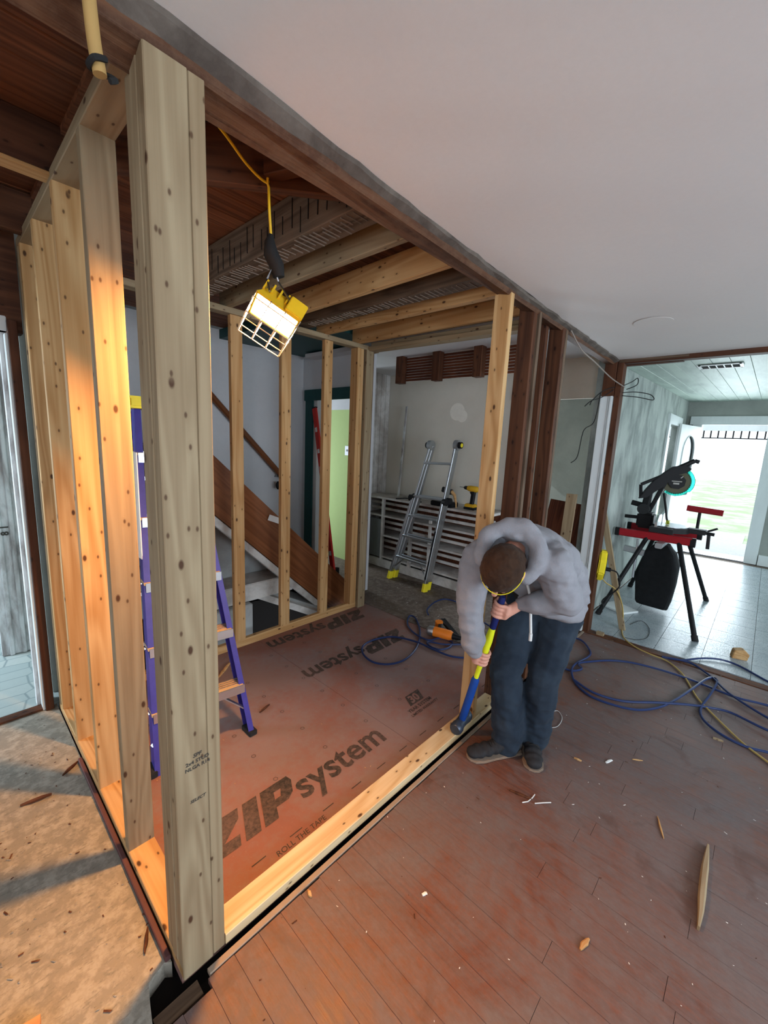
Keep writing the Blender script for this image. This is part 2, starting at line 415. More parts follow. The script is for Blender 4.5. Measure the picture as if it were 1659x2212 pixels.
def crom(pts, k=8):
    pts = [V(p) for p in pts]; out = []
    for i in range(len(pts)-1):
        p0 = pts[max(i-1, 0)]; p1 = pts[i]; p2 = pts[i+1]; p3 = pts[min(i+2, len(pts)-1)]
        for j in range(k):
            t = j/k
            out.append(.5*((2*p1)+(p2-p0)*t+(2*p0-5*p1+4*p2-p3)*t*t+(3*p1-p0-3*p2+p3)*t**3))
    out.append(pts[-1]); return out
_bc = {}
def board(name, p0, p1, w_, t_, mat, parent=None, hint=(0, 0, 1), ch=.0025):
    """one piece of lumber: its own X axis runs along the grain; w_ across, t_ along hint"""
    p0, p1 = V(p0), V(p1); L = (p1-p0).length
    key = (round(L, 4), round(w_, 4), round(t_, 4), ch, mat.name)
    if key not in _bc:
        b = MB(); b.bar((-L/2, 0, 0), (L/2, 0, 0), w_, t_, (0, 0, 1), ch=min(ch, w_*.3, t_*.3))
        o = b.build(name, mat, origin=(0, 0, 0)); _bc[key] = o.data
    else:
        o = bpy.data.objects.new(name, _bc[key]); col.objects.link(o)
    x, y, z = frame(p1-p0, hint)
    o.rotation_mode = 'QUATERNION'
    o.rotation_quaternion = Matrix((x, y, z)).transposed().to_quaternion()
    c = (p0+p1)/2
    if parent is not None: o.parent = parent; o.location = c-wloc(parent)
    else: o.location = c
    return o
def text_mesh(name, body, size, mat, o, ex, ey, parent, bold=0, shear=0, thick=.0006, align='LEFT', sx=1):
    cu = bpy.data.curves.new(name, 'FONT'); cu.body = body; cu.size = size; cu.offset = bold; cu.shear = shear; cu.align_x = align
    cu.resolution_u = 3
    to = bpy.data.objects.new(name+'_tmp', cu); col.objects.link(to)
    dg = bpy.context.evaluated_depsgraph_get(); me0 = to.evaluated_get(dg).to_mesh()
    vs = [v.co.copy() for v in me0.vertices]; fs = [list(p.vertices) for p in me0.polygons]
    to.evaluated_get(dg).to_mesh_clear(); bpy.data.objects.remove(to)
    o, ex, ey = V(o), V(ex).normalized(), V(ey).normalized()
    b = MB(); b.add([o+ex*v.x*sx+ey*v.y for v in vs], fs)
    ob = b.build(name, mat, parent)
    ez = ex.cross(ey); ob.location = ob.location+ez*thick
    return ob

# ------------------------------------------------------------------ the setting: floors
b = MB(); b.box((-2.9, -3.2, -.12), (3.84, 1.02, -.03)); b.box((-2.9, 1.02, -.12), (4.6, 2.9, -.06))
struct(b.build('floor_base', BLACKE), 'near-black slab standing in for the shaded cavity under the floor')  # slab coloured black as the shade below the floor gaps
fl = thing('floor', (0, 0, 0), 'worn reddish hardwood floor of narrow boards, grey with dust', None); fl['kind'] = 'structure'
PW = .083; x = -1.0; r1 = random.Random(3)
while x < 3.80:
    y = table([(-3, 1.005), (.26, 1.005), (.27, .972), (.40, .975), (.41, 1.0), (4, 1.003)], x+.04)+r1.uniform(-.004, .002)
    ymin = -1.35 if x > -.2 else -.6
    first = True
    while y > ymin:
        L = r1.uniform(.5, 1.1) if first else r1.uniform(.9, 2.0)
        L = round(L, 2); first = False
        board('plank', (x+PW/2, y, -.0095), (x+PW/2, y-L, -.0095), PW-.0005, .019, HARDW, fl, ch=.0008).location.z += r1.uniform(-.0006, .0004)
        y -= L+.0012
    x += PW
b = MB(); b.box((-2.9, -3.2, -.03), (-1.0, 1.0, -.001)); b.box((-1.0, -3.2, -.03), (3.82, -1.3, -.004))
struct(b.build('floor_margin', HARDW), 'hardwood floor beyond the view')
struct(board('trim_floor_edge', (.42, 1.0165, -.006), (3.82, 1.0165, -.006), .021, .016, plain('dusty_edge_strip', (.26, .20, .15), .85)), 'pale dusty strip along the cut edge of the hardwood')
# subfloor of the room on the left, with the broken hole beside the corner post
b = MB()
poly = [(-2.9, 1.012), (.262, 1.012), (.272, 1.06), (.285, 1.115), (.335, 1.135), (.352, 1.12), (.354, 2.86), (-2.9, 2.86)]
b.prism(poly, (0, 0, -.06), (1, 0, 0), (0, 1, 0), (0, 0, 1), .058)
struct(b.build('floor_left', CONC), 'dusty grey beige subfloor beside the stud wall')
b = MB(); b.box((-2.6, 2.86, -.06), (.45, 5.6, -.003))
struct(b.build('floor_tiled', HEXV), 'pale blue grey vinyl floor with hexagon print')
zp = thing('floor_panel', (0, 0, 0), 'red brown coated sheathing sheet laid as subfloor inside the framed room', None); zp['kind'] = 'structure'
b = MB(); b.box((.36, 1.062, -.03), (1.615, 2.80, -.001)); b.build('sheet', PANEL, zp)
b = MB(); b.box((1.617, 1.062, -.03), (2.79, 2.80, -.001)); b.build('sheet', PANEL, zp)
b = MB(); b.box((2.79, 1.02, -.06), (4.6, 6.0, -.006)); b.box((2.79, 1.15, -.006), (2.86, 2.8, .004))
struct(b.build('floor_kitchen', KFLOOR), 'dirty grey brown floor of the kitchen')
hf = thing('floor_hall', (3.8, 0, 0), 'worn grey blue tiled floor of the front room', None); hf['kind'] = 'structure'
b = MB(); b.box((3.83, -2.7, -.05), (8.5, 1.12, -.008)); b.build('tile_bed', KFLOOR, hf)
T = .305
for i in range(15):
    for j in range(8):
        x0 = 3.93+i*T; y1 = 1.10-j*T
        if x0+T > 8.5: continue
        b_ = board('tile', (x0+T/2, y1, -.004), (x0+T/2, y1-T+.003, -.004), T-.003, .009, VTILE, hf, ch=.001)
struct(board('trim_threshold', (3.862, 1.1, -.004), (3.862, -1.6, -.004), .075, .016, OLDW), 'splintered wooden strip between hardwood and tiled floor')

# printed writing on the sheathing
def zip_print(ox, oy, s):
    ex = V((s, 0, 0)); ey = V((0, s, 0)); o = V((ox, oy, .0)); sl = .42
    def P(pts): return [(a+c*sl, c) for a, c in pts]
    H = .168
    Z = [(0, 0), (.15, 0), (.15, .048), (.085, .048), (.15, .118), (.15, H), (.005, H), (.005, .120), (.068, .120), (0, .052)]
    I = [(.172, 0), (.240, 0), (.240, H), (.172, H)]
    Pp = [(.258, 0), (.322, 0), (.322, .052), (.385, .052), (.412, .075), (.418, .135), (.398, H), (.258, H)]
    for nm, pl in (('letter', Z), ('letter', I), ('letter', Pp)):
        m = MB()
        pts = P(pl); n = len(pts)
        if pl is Pp:
            hole = P([(.322, .090), (.352, .090), (.358, .128), (.322, .128)])
            vs = [o+ex*a+ey*c for a, c in pts+hole]
            m.add(vs, [(0, 1, 2, 8, 11, 7), (2, 3, 9, 8), (3, 4, 5, 9), (5, 6, 10, 9), (6, 7, 11, 10)])
        else:
            m.add([o+ex*a+ey*c for a, c in pts], [[0, 1, 2, 3, 8, 9], [3, 4, 7, 8], [4, 5, 6, 7]] if pl is Z else [list(range(n))])
        q = m.build(nm, INK, zp); q.location.z += .0004
    text_mesh('lettering', 'system', .205, INK, o+ex*.45+ey*.005, ex, ey, zp, bold=.004, shear=.12, thick=.0004, sx=.985)
zip_print(.535, 1.312, 1)
zip_print(2.64, 2.70, -1)
zip_print(2.60, 2.18, -1)
b = MB(); b.add([(1.855, 1.405, 0), (1.985, 1.405, 0), (2.03, 1.49, 0), (1.90, 1.49, 0)], [(0, 1, 2, 3)])
q = b.build('stamp_box', INK, zp); q.location.z += .0004
text_mesh('lettering', '30', .085, PANEL, (1.885, 1.418, .0), (1, 0, 0), (0, 1, 0), zp, bold=.003, shear=.3, thick=.0008)
text_mesh('lettering', 'YEAR SYSTEM', .036, INK, (1.80, 1.365, 0), (1, 0, 0), (0, 1, 0), zp, bold=.001, shear=.2, thick=.0004)
text_mesh('lettering', 'LIMITED WARRANTY', .027, INK, (1.785, 1.33, 0), (1, 0, 0), (0, 1, 0), zp, bold=.0005, shear=.2, thick=.0004)
text_mesh('lettering', 'ROLL THE TAPE', .034, INK2, (.76, 1.168, 0), (1, 0, 0), (0, 1, 0), zp, shear=.1, thick=.0004)
b = MB()
for i in range(14):
    b.add([(.50+i*.17, 1.205, 0), (.56+i*.17, 1.205, 0), (.56+i*.17, 1.209, 0), (.50+i*.17, 1.209, 0)], [(0, 1, 2, 3)])
for i in range(6):
    for j in range(6):
        cx_, cy_ = .66+j*.30, 1.50+i*.20
        for k in range(6):
            a0, a1 = k*math.pi/3, (k+1)*math.pi/3
            pt = lambda r, a: (cx_+r*math.cos(a), cy_+r*math.sin(a), 0)
            b.add([pt(.012, a0), pt(.012, a1), pt(.0095, a1), pt(.0095, a0)], [(0, 1, 2, 3)])
q = b.build('printed_marks', INK2, zp); q.location.z += .0004; q['kind'] = 'stuff'

# ------------------------------------------------------------------ ceilings and beams
CZ = [(-2.9, 2.47), (.36, 2.430), (.67, 2.416), (1.2, 2.392), (2.2, 2.362), (3.83, 2.333)]
def cz(x): return table(CZ, x)
b = MB(); N = 60; vs = []; r1 = random.Random(5)
for i in range(N+1):
    x = -2.9+(3.83+2.9)*i/N; ye = 1.022+r1.uniform(-.008, .008)
    for y in (-3.2, .3, .85, ye): vs.append((x+(r1.uniform(-.012, .012) if i == N else 0), y, cz(x)))
fs = [[i*4+j, (i+1)*4+j, (i+1)*4+j+1, i*4+j+1] for i in range(N) for j in range(3)]
n0 = len(vs); vs += [(p[0], p[1], p[2]+.025) for p in vs]
fs += [[n0+k for k in f[::-1]] for f in fs]
for i in range(N): fs.append([i*4+3, (i+1)*4+3, n0+(i+1)*4+3, n0+i*4+3])
for j in range(3): fs.append([N*4+j, N*4+j+1, n0+N*4+j+1, n0+N*4+j])
b.add(vs, fs); struct(b.build('ceiling', CEIL), 'smooth off-white plaster ceiling with a ragged edge')
# circle patch on the ceiling
b = MB(); b.ring((2.9, .62, cz(2.9)-.0012), (0, 0, 1), 0, .10, .001, 24); struct(b.build('ceiling_patch', CEIL), 'round filler patch on the ceiling')
# broken plaster edge along the beam
b = MB(); vs = []; N = 90
for i in range(N+1):
    x = -2.9+(3.86+2.9)*i/N; e = r1.uniform(-.006, .006); z = cz(x)
    zb = table([(-2.9, 2.40), (.36, 2.392), (2.0, 2.347), (3.5, 2.315), (3.9, 2.312)], x)
    vs += [(x, 1.018+e, z-.001), (x, 1.022+e, z-.010+r1.uniform(-.004, .003)), (x, 1.046, zb+r1.uniform(-.004, .004)), (x, 1.052, zb+.05), (x, 1.03, z+.03)]
fs = [[i*5+j, i*5+(j+1) % 5, (i+1)*5+(j+1) % 5, (i+1)*5+j] for i in range(N) for j in range(5)]
b.add(vs, fs); struct(b.build('trim_plaster_edge', LATHEDGE), 'broken plaster and lath edge along the ceiling beam')
b = MB(); vs = []
for i, x in enumerate((-2.9, .36, 1.2, 2.0, 3.0, 3.95)):
    zo = table([(-2.9, 2.40), (.36, 2.387), (2.0, 2.345), (3.5, 2.314), (4, 2.31)], x); zi = 2.352 if x < 2.2 else zo+.004
    vs += [(x, 1.044, zo), (x, 1.056, zo-.014), (x, 1.126, zi-.004), (x, 1.137, zi+.004), (x, 1.137, 2.60), (x, 1.044, 2.60)]
fs = [[i*6+j, i*6+(j+1) % 6, (i+1)*6+(j+1) % 6, (i+1)*6+j] for i in range(5) for j in range(6)]+[[5, 4, 3, 2, 1, 0], [30+k for k in range(6)]]
b.add(vs, fs); tag(b.build('ceiling_beam', BEAMW, origin=(0, 1.09, 2.36)), 'long rough reddish brown beam along the plaster ceiling edge', 'beam')

# decking above the opened-up ceilings
dk = thing('ceiling_deck', (0, 0, 2.6), 'dark reddish boards of the floor above', None); dk['kind'] = 'structure'
for i in range(20):          # framed room: boards run along x
    y = 1.14+i*.145
    board('deck_board', (.40, y+.07, 2.612), (2.95, y+.07, 2.612), .142, .022, DECK, dk)
for i in range(13):
    y = 1.14+i*.145
    board('deck_board', (-2.9, y+.07, 2.632), (.40, y+.07, 2.632), .142, .022, DECK, dk)
b = MB(); b.box((-2.9, 1.0, 2.65), (4.6, 6.2, 2.75)); struct(b.build('ceiling_upper', BLACKE), 'dark floor above')

def joist(x0, x1, z0, z1, y0, y1, mat, label, skew=0):
    t_ = x1-x0; xm = (x0+x1)/2
    return tag(board('ceiling_joist', (xm-skew, y0, (z0+z1)/2), (xm+skew, y1, (z0+z1)/2), t_, z1-z0, mat, ch=.003), label, 'joist', 'joists over the framed room')
joist(1.11, 1.235, 2.42, 2.595, 1.14, 2.80, OLDG, 'thick grey old joist with saw cuts, nearest behind the hanging lamp')
joist(1.385, 1.423, 2.42, 2.575, 1.14, 2.84, PINEW, 'new pine joist right beside the thick grey joist', )
joist(1.735, 1.773, 2.42, 2.56, 1.14, 2.84, PINE, 'wide new pine joist with a bright face, between two old dark joists', .03)
joist(1.95, 2.07, 2.435, 2.58, 1.14, 2.80, OLDG, 'old dark joist with plaster marks in the middle of the framed room')
joist(2.19, 2.24, 2.42, 2.53, 1.14, 2.84, PINE, 'slim new joist just past the old dark middle joist')
joist(2.565, 2.603, 2.42, 2.54, 1.14, 2.82, PINE, 'new joist close before the far header')
# plaster keys left on the old joists
for xa, xb, z, lb in ((1.115, 1.23, 2.4185, 'white plaster lines under the thick grey joist'), (1.955, 2.065, 2.4335, 'white plaster lines under the middle old joist')):
    b = MB(); y = 1.25
    while y < 2.7:
        L = rnd.uniform(.5, 1)*(xb-xa); xs = xa+rnd.uniform(0, (xb-xa)-L)
        b.bar((xs, y, z), (xs+L, y+rnd.uniform(-.004, .004), z), rnd.uniform(.003, .007), .004); y += rnd.uniform(.022, .045)
    q = b.build('plaster_streaks', plain('plaster_smear', (.20, .15, .115), .9)); tag(q, lb, 'plaster', None, 'stuff')
for (xa, n) in ((1.109, 26),):
    b = MB()
    for i in range(n):
        y = 1.2+i*.06+rnd.uniform(-.01, .01); z0 = 2.43+rnd.uniform(0, .04)
        b.box((xa-.0015, y, z0), (xa+.001, y+rnd.uniform(.002, .005), z0+rnd.uniform(.07, .14)))
    q = b.build('saw_cuts', BLACKE); tag(q, 'dark vertical saw cuts on the thick grey joist', 'saw cuts', None, 'stuff')
tag(board('blocking', (.46, 1.73, 2.51), (1.10, 1.165, 2.50), .038, .17, OLDW), 'old brown board running askew above the hanging lamp', 'board')
tag(board('blocking', (.84, 1.36, 2.50), (.92, 1.15, 2.50), .05, .12, OLDW), 'short brown block between the askew board and the beam', 'block')
# joists over the left-hand room run along x
for y0, y1, lb in ((1.235, 1.262, 'pale edged joist over the left room, next to the beam'), (1.965, 2.03, 'pale wide joist over the left room, far from the beam')):
    jj = thing('ceiling_joist', (-1.2, (y0+y1)/2, 2.45), lb, 'joist', 'joists over the left room')
    board('joist_body', (-2.9, (y0+y1)/2, 2.541), (.40, (y0+y1)/2, 2.541), y1-y0, .156, OLDW, jj)
    board('furring_strip', (-2.9, (y0+y1)/2, 2.456), (.36, (y0+y1)/2, 2.456), y1-y0+.004, .014, PINE, jj)
tag(board('ceiling_joist', (-2.9, 2.62, 2.53), (.40, 2.62, 2.53), .05, .17, OLDW), 'dark old joist over the left room, near its end wall', 'joist', 'joists over the left room')
tag(board('header_beam', (-2.9, 2.89, 2.30), (.36, 2.89, 2.30), .09, .5, OLDW), 'dark boards over the doorway of the left room', 'beam')

# front room ceiling and the break between the two ceilings
hc = thing('ceiling_hall', (3.9, 0, 2.4), 'pale green board ceiling of the front room with peeling paint', None); hc['kind'] = 'structure'
for j in range(30):
    y1 = 1.115-j*.125
    o_ = board('ceiling_board', (3.98, y1-.0625, 2.372), (8.5, y1-.0625, 2.457), .1235, .014, HALLC, hc, ch=.002)
tag(board('ceiling_joist', (3.885, 1.05, 2.352), (3.885, -2.7, 2.352), .085, .10, OLDW), 'dark brown joist exposed between the two plaster ceilings', 'joist')
tag(board('lath_strip', (3.865, 1.02, 2.322), (3.865, .56, 2.326), .055, .022, OLDG), 'upper short grey strip nailed under the ceiling break', 'lath')
tag(board('lath_strip', (3.935, 1.02, 2.308), (3.935, .60, 2.312), .05, .026, OLDW), 'lower short dark strip under the ceiling break', 'lath')
# vent in the ceiling
vt = thing('ceiling_vent', (4.72, .44, 2.37), 'white slotted register in the green board ceiling', 'vent')
b = MB(); zc = 2.3635
b.box((4.58, .30, zc), (4.60, .59, zc+.006)); b.box((4.76, .30, zc), (4.78, .59, zc+.006)); b.box((4.58, .29, zc), (4.78, .315, zc+.006)); b.box((4.58, .575, zc), (4.78, .60, zc+.006))
b.build('frame', WHITEP, vt)
b = MB(); b.box((4.60, .315, zc+.004), (4.76, .575, zc+.008)); b.build('duct', BLACKE, vt)
for i in range(4):
    b = MB(); y = .315+.26*(i+1)/5; b.box((4.60, y-.004, zc+.001), (4.76, y+.004, zc+.005)); b.build('bar', WHITEP, vt)

# ------------------------------------------------------------------ walls
def wall(name, lo, hi, mat, label=None):
    b = MB(); b.box(lo, hi); return struct(b.build(name, mat), label)
wall('wall_hall_left', (3.93, 1.115, 0), (6.93, 1.2, 2.5), HALLW, 'front room wall with stripped mottled grey green surface')
wall('wall_hall_left_end', (7.70, 1.115, 0), (8.5, 1.2, 2.5), HALLW, 'last stretch of mottled wall before the front door')
wall('wall_hall_left_over', (6.93, 1.115, 2.02), (7.70, 1.2, 2.5), HALLW, 'mottled wall over the side doorway')
wall('wall_hall_side_room', (6.5, 1.9, 0), (8.4, 1.95, 2.5), GREYG, 'grey wall seen through the side doorway')
d1 = thing('door_1', (7.3, 1.11, 0), 'white cased side doorway in the mottled wall', None); d1['kind'] = 'structure'
for xa, xb in ((6.83, 6.95), (7.68, 7.80)):
    b = MB(); b.box((xa, 1.09, 0), (xb, 1.118, 2.04)); b.build('casing', TRIMW, d1, bevel=.004)
b = MB(); b.box((6.80, 1.085, 2.02), (7.83, 1.12, 2.15)); b.build('head_casing', TRIMW, d1, bevel=.004)
# end wall with the front door
wall('wall_end_left', (8.4, .93, 0), (8.52, 1.2, 2.5), GREYG, 'end wall left of the front door')
wall('wall_end_over', (8.4, .07, 2.10), (8.52, .93, 2.5), GREYG, 'grey end wall over the front door')
wall('wall_end_right', (8.4, -2.8, 0), (8.52, .07, 2.5), GREYG, 'end wall right of the front door')
d2 = thing('door_2', (8.4, .5, 0), 'front doorway with white casing and an open glazed door', None); d2['kind'] = 'structure'
b = MB(); b.box((8.37, -.05, 0), (8.40, .10, 2.10)); b.build('casing', TRIMW, d2, bevel=.004)
b = MB(); b.box((8.37, .90, 0), (8.40, 1.02, 2.10)); b.build('casing', TRIMW, d2, bevel=.004)
b = MB(); b.box((8.36, -.10, 2.09), (8.40, 1.06, 2.22)); b.build('head_casing', TRIMW, d2, bevel=.004)
b = MB(); b.box((8.40, .07, 0), (8.52, .10, 2.1)); b.box((8.40, .90, 0), (8.52, .93, 2.1)); b.build('jamb', TRIMW, d2)
b = MB(); b.box((8.38, .10, -.005), (8.55, .90, .018)); b.build('sill', STEEL, d2)
b = MB(); b.box((8.36, -2.8, 0), (8.40, -.06, .16)); struct(b.build('baseboard_end', TRIMW), 'white baseboard right of the front door')
# open door leaf: a stile-and-rail frame around an arched glass light
H0 = V((8.36, .90, 0)); fr = V((7.53, 1.045, 0)); lx = (fr-H0); LW = lx.length; lx.normalize(); lz = V((0, 0, 1)); ln = lx.cross(lz)
def arch(w0, w1, z0, z1, rad, n=10):
    c = (w0+w1)/2; hw = (w1-w0)/2
    return [(w0, z0), (w1, z0)]+[(c+hw*math.cos(math.pi*i/n), z1+rad*math.sin(math.pi*i/n)) for i in range(n+1)]
b = MB(); o_ = H0+V((0, 0, .02)); T_ = .03
ar = arch(.18, LW-.18, .95, 1.62, .26); topz = 2.03
b.prism([(0, 0), (LW, 0), (LW, .95), (0, .95)], o_, lx, lz, ln, T_)
b.prism([(0, .95), (.18, .95), (.18, topz), (0, topz)], o_, lx, lz, ln, T_)
b.prism([(LW-.18, .95), (LW, .95), (LW, topz), (LW-.18, topz)], o_, lx, lz, ln, T_)
ac = ar[2:]                                    # arch points from right to left
for (a0, z0), (a1, z1) in zip(ac, ac[1:]): b.prism([(a1, z1), (a0, z0), (a0, topz), (a1, topz)], o_, lx, lz, ln, T_)
leaf = b.build('door_leaf', TRIMW, d2)
b = MB(); b.prism(ar, o_+ln*.016, lx, lz, ln, .008); b.build('glass', PANE, leaf)
b = MB()
for k in (0, 1):
    pa = [o_+ln*(-.002 if k == 0 else T_+.002)+lx*a+lz*z for a, z in ar+[ar[0]]]; b.tube(pa, .007, 6)
b.build('moulding', TRIMW, leaf)
# outside
b = MB(); b.box((8.5, -14, -.25), (40, 16, -.16)); struct(b.build('ground_lawn', GRASS), 'bright lawn outside the front door')
b = MB(); b.box((8.5, -3, -.2), (10.6, 3, -.06)); b.box((10.6, .2, -.2), (12.5, 1.4, -.14)); struct(b.build('ground_porch', CONCP), 'pale porch slab and path outside')
pv = thing('porch_valance', (10.5, .6, 1.9), 'porch edge rail with a row of small square openings', 'valance')
b = MB(); b.box((10.48, -2, 2.10), (10.56, 3.2, 2.32)); b.build('fascia', TRIMW, pv)
b = MB(); b.box((10.50, -2, 1.95), (10.54, 3.2, 1.968)); b.build('rail', BLACKP, pv)
for i in range(24):
    b = MB(); y = -1.0+i*.115; b.box((10.505, y, 1.965), (10.535, y+.022, 2.105)); b.build('baluster', BLACKP, pv)
# main room walls behind the camera, with window openings
b = MB()
for lo, hi in (((-2.9, -3.2, 0), (-.3, -3.1, 2.5)), ((2.7, -3.2, 0), (3.85, -3.1, 2.5)), ((-.3, -3.2, 0), (2.7, -3.1, .8)), ((-.3, -3.2, 2.1), (2.7, -3.1, 2.5))): b.box(lo, hi)
struct(b.build('wall_right', WHITEW), 'white wall with wide window behind the viewer')
b = MB()
for lo, hi in (((-2.9, -3.2, 0), (-2.8, -1.9, 2.5)), ((-2.9, -.1, 0), (-2.8, 2.9, 2.65)), ((-2.9, -1.9, 0), (-2.8, -.1, .8)), ((-2.9, -1.9, 2.1), (-2.8, -.1, 2.5))): b.box(lo, hi)
struct(b.build('wall_rear', WHITEW), 'white wall with window behind the viewer')
b = MB()
for lo, hi in (((3.84, -2.8, 0), (5.3, -2.7, 2.5)), ((7.1, -2.8, 0), (8.5, -2.7, 2.5)), ((5.3, -2.8, 0), (7.1, -2.7, .75)), ((5.3, -2.8, 2.05), (7.1, -2.7, 2.5))): b.box(lo, hi)
struct(b.build('wall_front_room', GREYG), 'front room wall with window')
b = MB(); b.box((3.84, -2.8, 2.46), (8.52, 1.2, 2.52)); struct(b.build('ceiling_hall_backing', OLDW), 'boards above the front room ceiling')
# tiled room beyond the left doorway
b = MB()
b.box((-2.9, 2.86, 0), (-.62, 2.95, 2.65)); b.box((-2.9, 5.5, 0), (.5, 5.6, 2.65)); b.box((.36, 3.0, 0), (.46, 5.6, 2.65)); b.box((-2.0, 3.0, 0), (-1.9, 3.6, 2.6)); b.box((-2.0, 5.0, 0), (-1.9, 5.6, 2.6)); b.box((-2.0, 3.6, 0), (-1.9, 5.0, .75)); b.box((-2.0, 3.6, 2.05), (-1.9, 5.0, 2.6))
struct(b.build('wall_tiled_room', GREYG), 'walls of the tiled room beyond the left doorway')
d3 = thing('door_3', (.1, 2.9, 0), 'old doorway on the left with peeling white paint', None); d3['kind'] = 'structure'
board('jamb_stud', (.318, 2.85, 0), (.318, 2.85, 2.1), .038, .075, OLDW, d3, (0, 1, 0))
b = MB(); b.box((.288, 2.83, 0), (.299, 2.90, 2.04)); b.build('casing_edge', TRIMW, d3, bevel=.002)
b = MB(); b.box((.272, 2.90, 0), (.345, 2.95, 2.3)); b.build('jamb', PEEL, d3)
b = MB(); b.box((.195, 3.72, 0), (.35, 3.77, 2.02)); b.box((.235, 3.705, 0), (.26, 3.72, 2.02)); b.box((.30, 3.705, 0), (.325, 3.72, 2.02)); b.build('panelled_jamb', PEEL, d3, bevel=.003)
b = MB(); b.box((-.62, 2.84, 2.05), (.30, 2.92, 2.12)); b.build('head_casing', TRIMW, d3, bevel=.003)
board('threshold', (-.6, 2.865, .004), (.33, 2.865, .004), .06, .012, OLDW, d3)
text_mesh('lettering', '8 1', .055, INK2, (.292, 3.7035, .86), (0, 0, 1), (-1, 0, 0), d3, bold=.002)
struct(board('trim_plate_strip', (.345, 1.13, .008), (.345, 2.25, .008), .016, .018, plain('purple_brown_strip', (.10, .045, .045), .6)), 'thin purplish strip along the foot of the stud wall')

# stair hall and green room
wall('wall_stair', (.46, 4.12, -1.5), (3.06, 4.2, 2.6), WHITEW, 'white stairwell wall behind the handrail')
b = MB(); b.box((3.0, 3.02, 2.13), (3.08, 4.12, 2.6)); b.box((3.0, 3.02, 0), (3.08, 3.06, 2.13)); b.box((3.0, 4.02, 0), (3.08, 4.12, 2.13))
struct(b.build('wall_door', WHITEW), 'white wall around the green framed doorway')
b = MB(); b.box((2.0, 2.86, 2.515), (3.0, 4.12, 2.6)); struct(b.build('trim_soffit', TEALW), 'dark teal soffit over the stair foot')
d4 = thing('door_4', (3.0, 3.5, 0), 'doorway with dark green casing into a lime green room', None); d4['kind'] = 'structure'
b = MB(); b.box((2.975, 3.91, 0), (3.0, 4.04, 2.13)); b.build('casing', TEALW, d4, bevel=.003)
b = MB(); b.box((2.975, 3.03, 0), (3.0, 3.15, 2.13)); b.build('casing', TEALW, d4, bevel=.003)
b = MB(); b.box((2.97, 3.0, 2.02), (3.0, 4.06, 2.14)); b.build('head_casing', TEALW, d4, bevel=.003)
b = MB(); b.box((3.0, 3.85, 0), (3.1, 3.93, 2.05)); b.build('jamb', TRIMW, d4)
wall('wall_green', (3.66, 3.72, -.01), (3.72, 4.46, 1.98), LIMEW, 'lime green wall with a switch seen through the doorway')
wall('wall_green_over', (3.66, 3.72, 1.98), (3.72, 6.0, 2.6), WHITEW, 'white wall above the lime green wall')
b = MB(); b.box((3.66, 4.46, -.01), (3.72, 4.50, 2.0)); b.box((3.66, 5.3, -.01), (3.72, 6.0, 2.0)); b.box((3.66, 4.50, -.01), (3.72, 5.3, .95)); struct(b.build('wall_green_window', GREYG), 'wall around the paned window in the green room')
wn = thing('window_1', (3.69, 5.0, .95), 'paned window in the room past the green doorway', None); wn['kind'] = 'structure'
b = MB()
for z in (.95, 1.18, 1.41, 1.64, 1.97): b.box((3.675, 4.50, z), (3.705, 5.3, z+.022))
for y in (4.50, 4.76, 5.02, 5.28): b.box((3.675, y, .95), (3.705, y+.022, 1.99))
b.build('muntins', REDW, wn)
b = MB(); b.box((3.686, 4.50, .95), (3.692, 5.3, 1.99)); b.build('pane', PANE, wn)
sw = thing('light_switch', (3.655, 4.05, 1.42), 'grey switch plate on the lime green wall', 'switch')
b = MB(); b.box((3.652, 4.02, 1.40), (3.66, 4.095, 1.52)); b.build('plate', ALUD, sw, bevel=.002)
b = MB(); b.box((3.642, 4.05, 1.45), (3.652, 4.065, 1.475)); b.build('lever', WHITEP, sw)
# stairs behind the framing: stringer, treads, handrail
st = thing('staircase', (2.0, 3.1, 0), 'staircase with a broad reddish brown stringer behind the back studs', 'staircase')
sa, sb = V((1.20, 3.04, 1.635)), V((2.90, 3.04, .05))
dv = (sb-sa).normalized(); nv = V((-dv.z, 0, dv.x)); nv = nv if nv.z > 0 else -nv
o_ = board('stringer', sa-nv*.165, sb-nv*.165+dv*.12, .03, .33, STAIRW, st, hint=nv)
board('lower_trim', sa-nv*.365, sb-nv*.365+dv*.1, .05, .055, GRIMEW, st, hint=nv)
for i in range(9):
    x = 2.72-i*.19; z = .05+i*.178
    board('tread', (x, 3.06, z), (x, 4.11, z), .24, .03, STAIRW, st)
    b = MB(); b.box((x+.08, 3.06, z-.165), (x+.095, 4.11, z-.012)); b.build('riser', STAIRW, st)
b = MB(); nl = V((0, 1, 0))
b.add([(.5, 3.34, .18), (2.35, 3.34, .18), (2.50, 3.34, .02), (1.25, 3.34, 1.15), (.5, 3.34, 1.9)], [(0, 1, 2, 3, 4)])
b.v += [p+V((0, .02, 0)) for p in b.v[:5]]; b.f += [[9, 8, 7, 6, 5]]+[[i, (i+1) % 5, 5+(i+1) % 5, 5+i] for i in range(5)]; b.mi += [0]*6
b.build('under_panel', GREYP, st)
hr = thing('handrail', (2.3, 4.06, 1.1), 'wooden handrail sloping down the white stair wall', 'handrail')
board('rail', (1.55, 4.055, 2.29), (2.74, 4.055, 1.09), .05, .055, STAIRW, hr, ch=.012)
for x in (1.75, 2.62):
    b = MB(); z = 2.29-(x-1.55)*1.008; b.tube([(x, 4.12, z-.06), (x, 4.07, z-.055), (x, 4.055, z-.02)], .008); b.build('bracket', STEEL, hr)
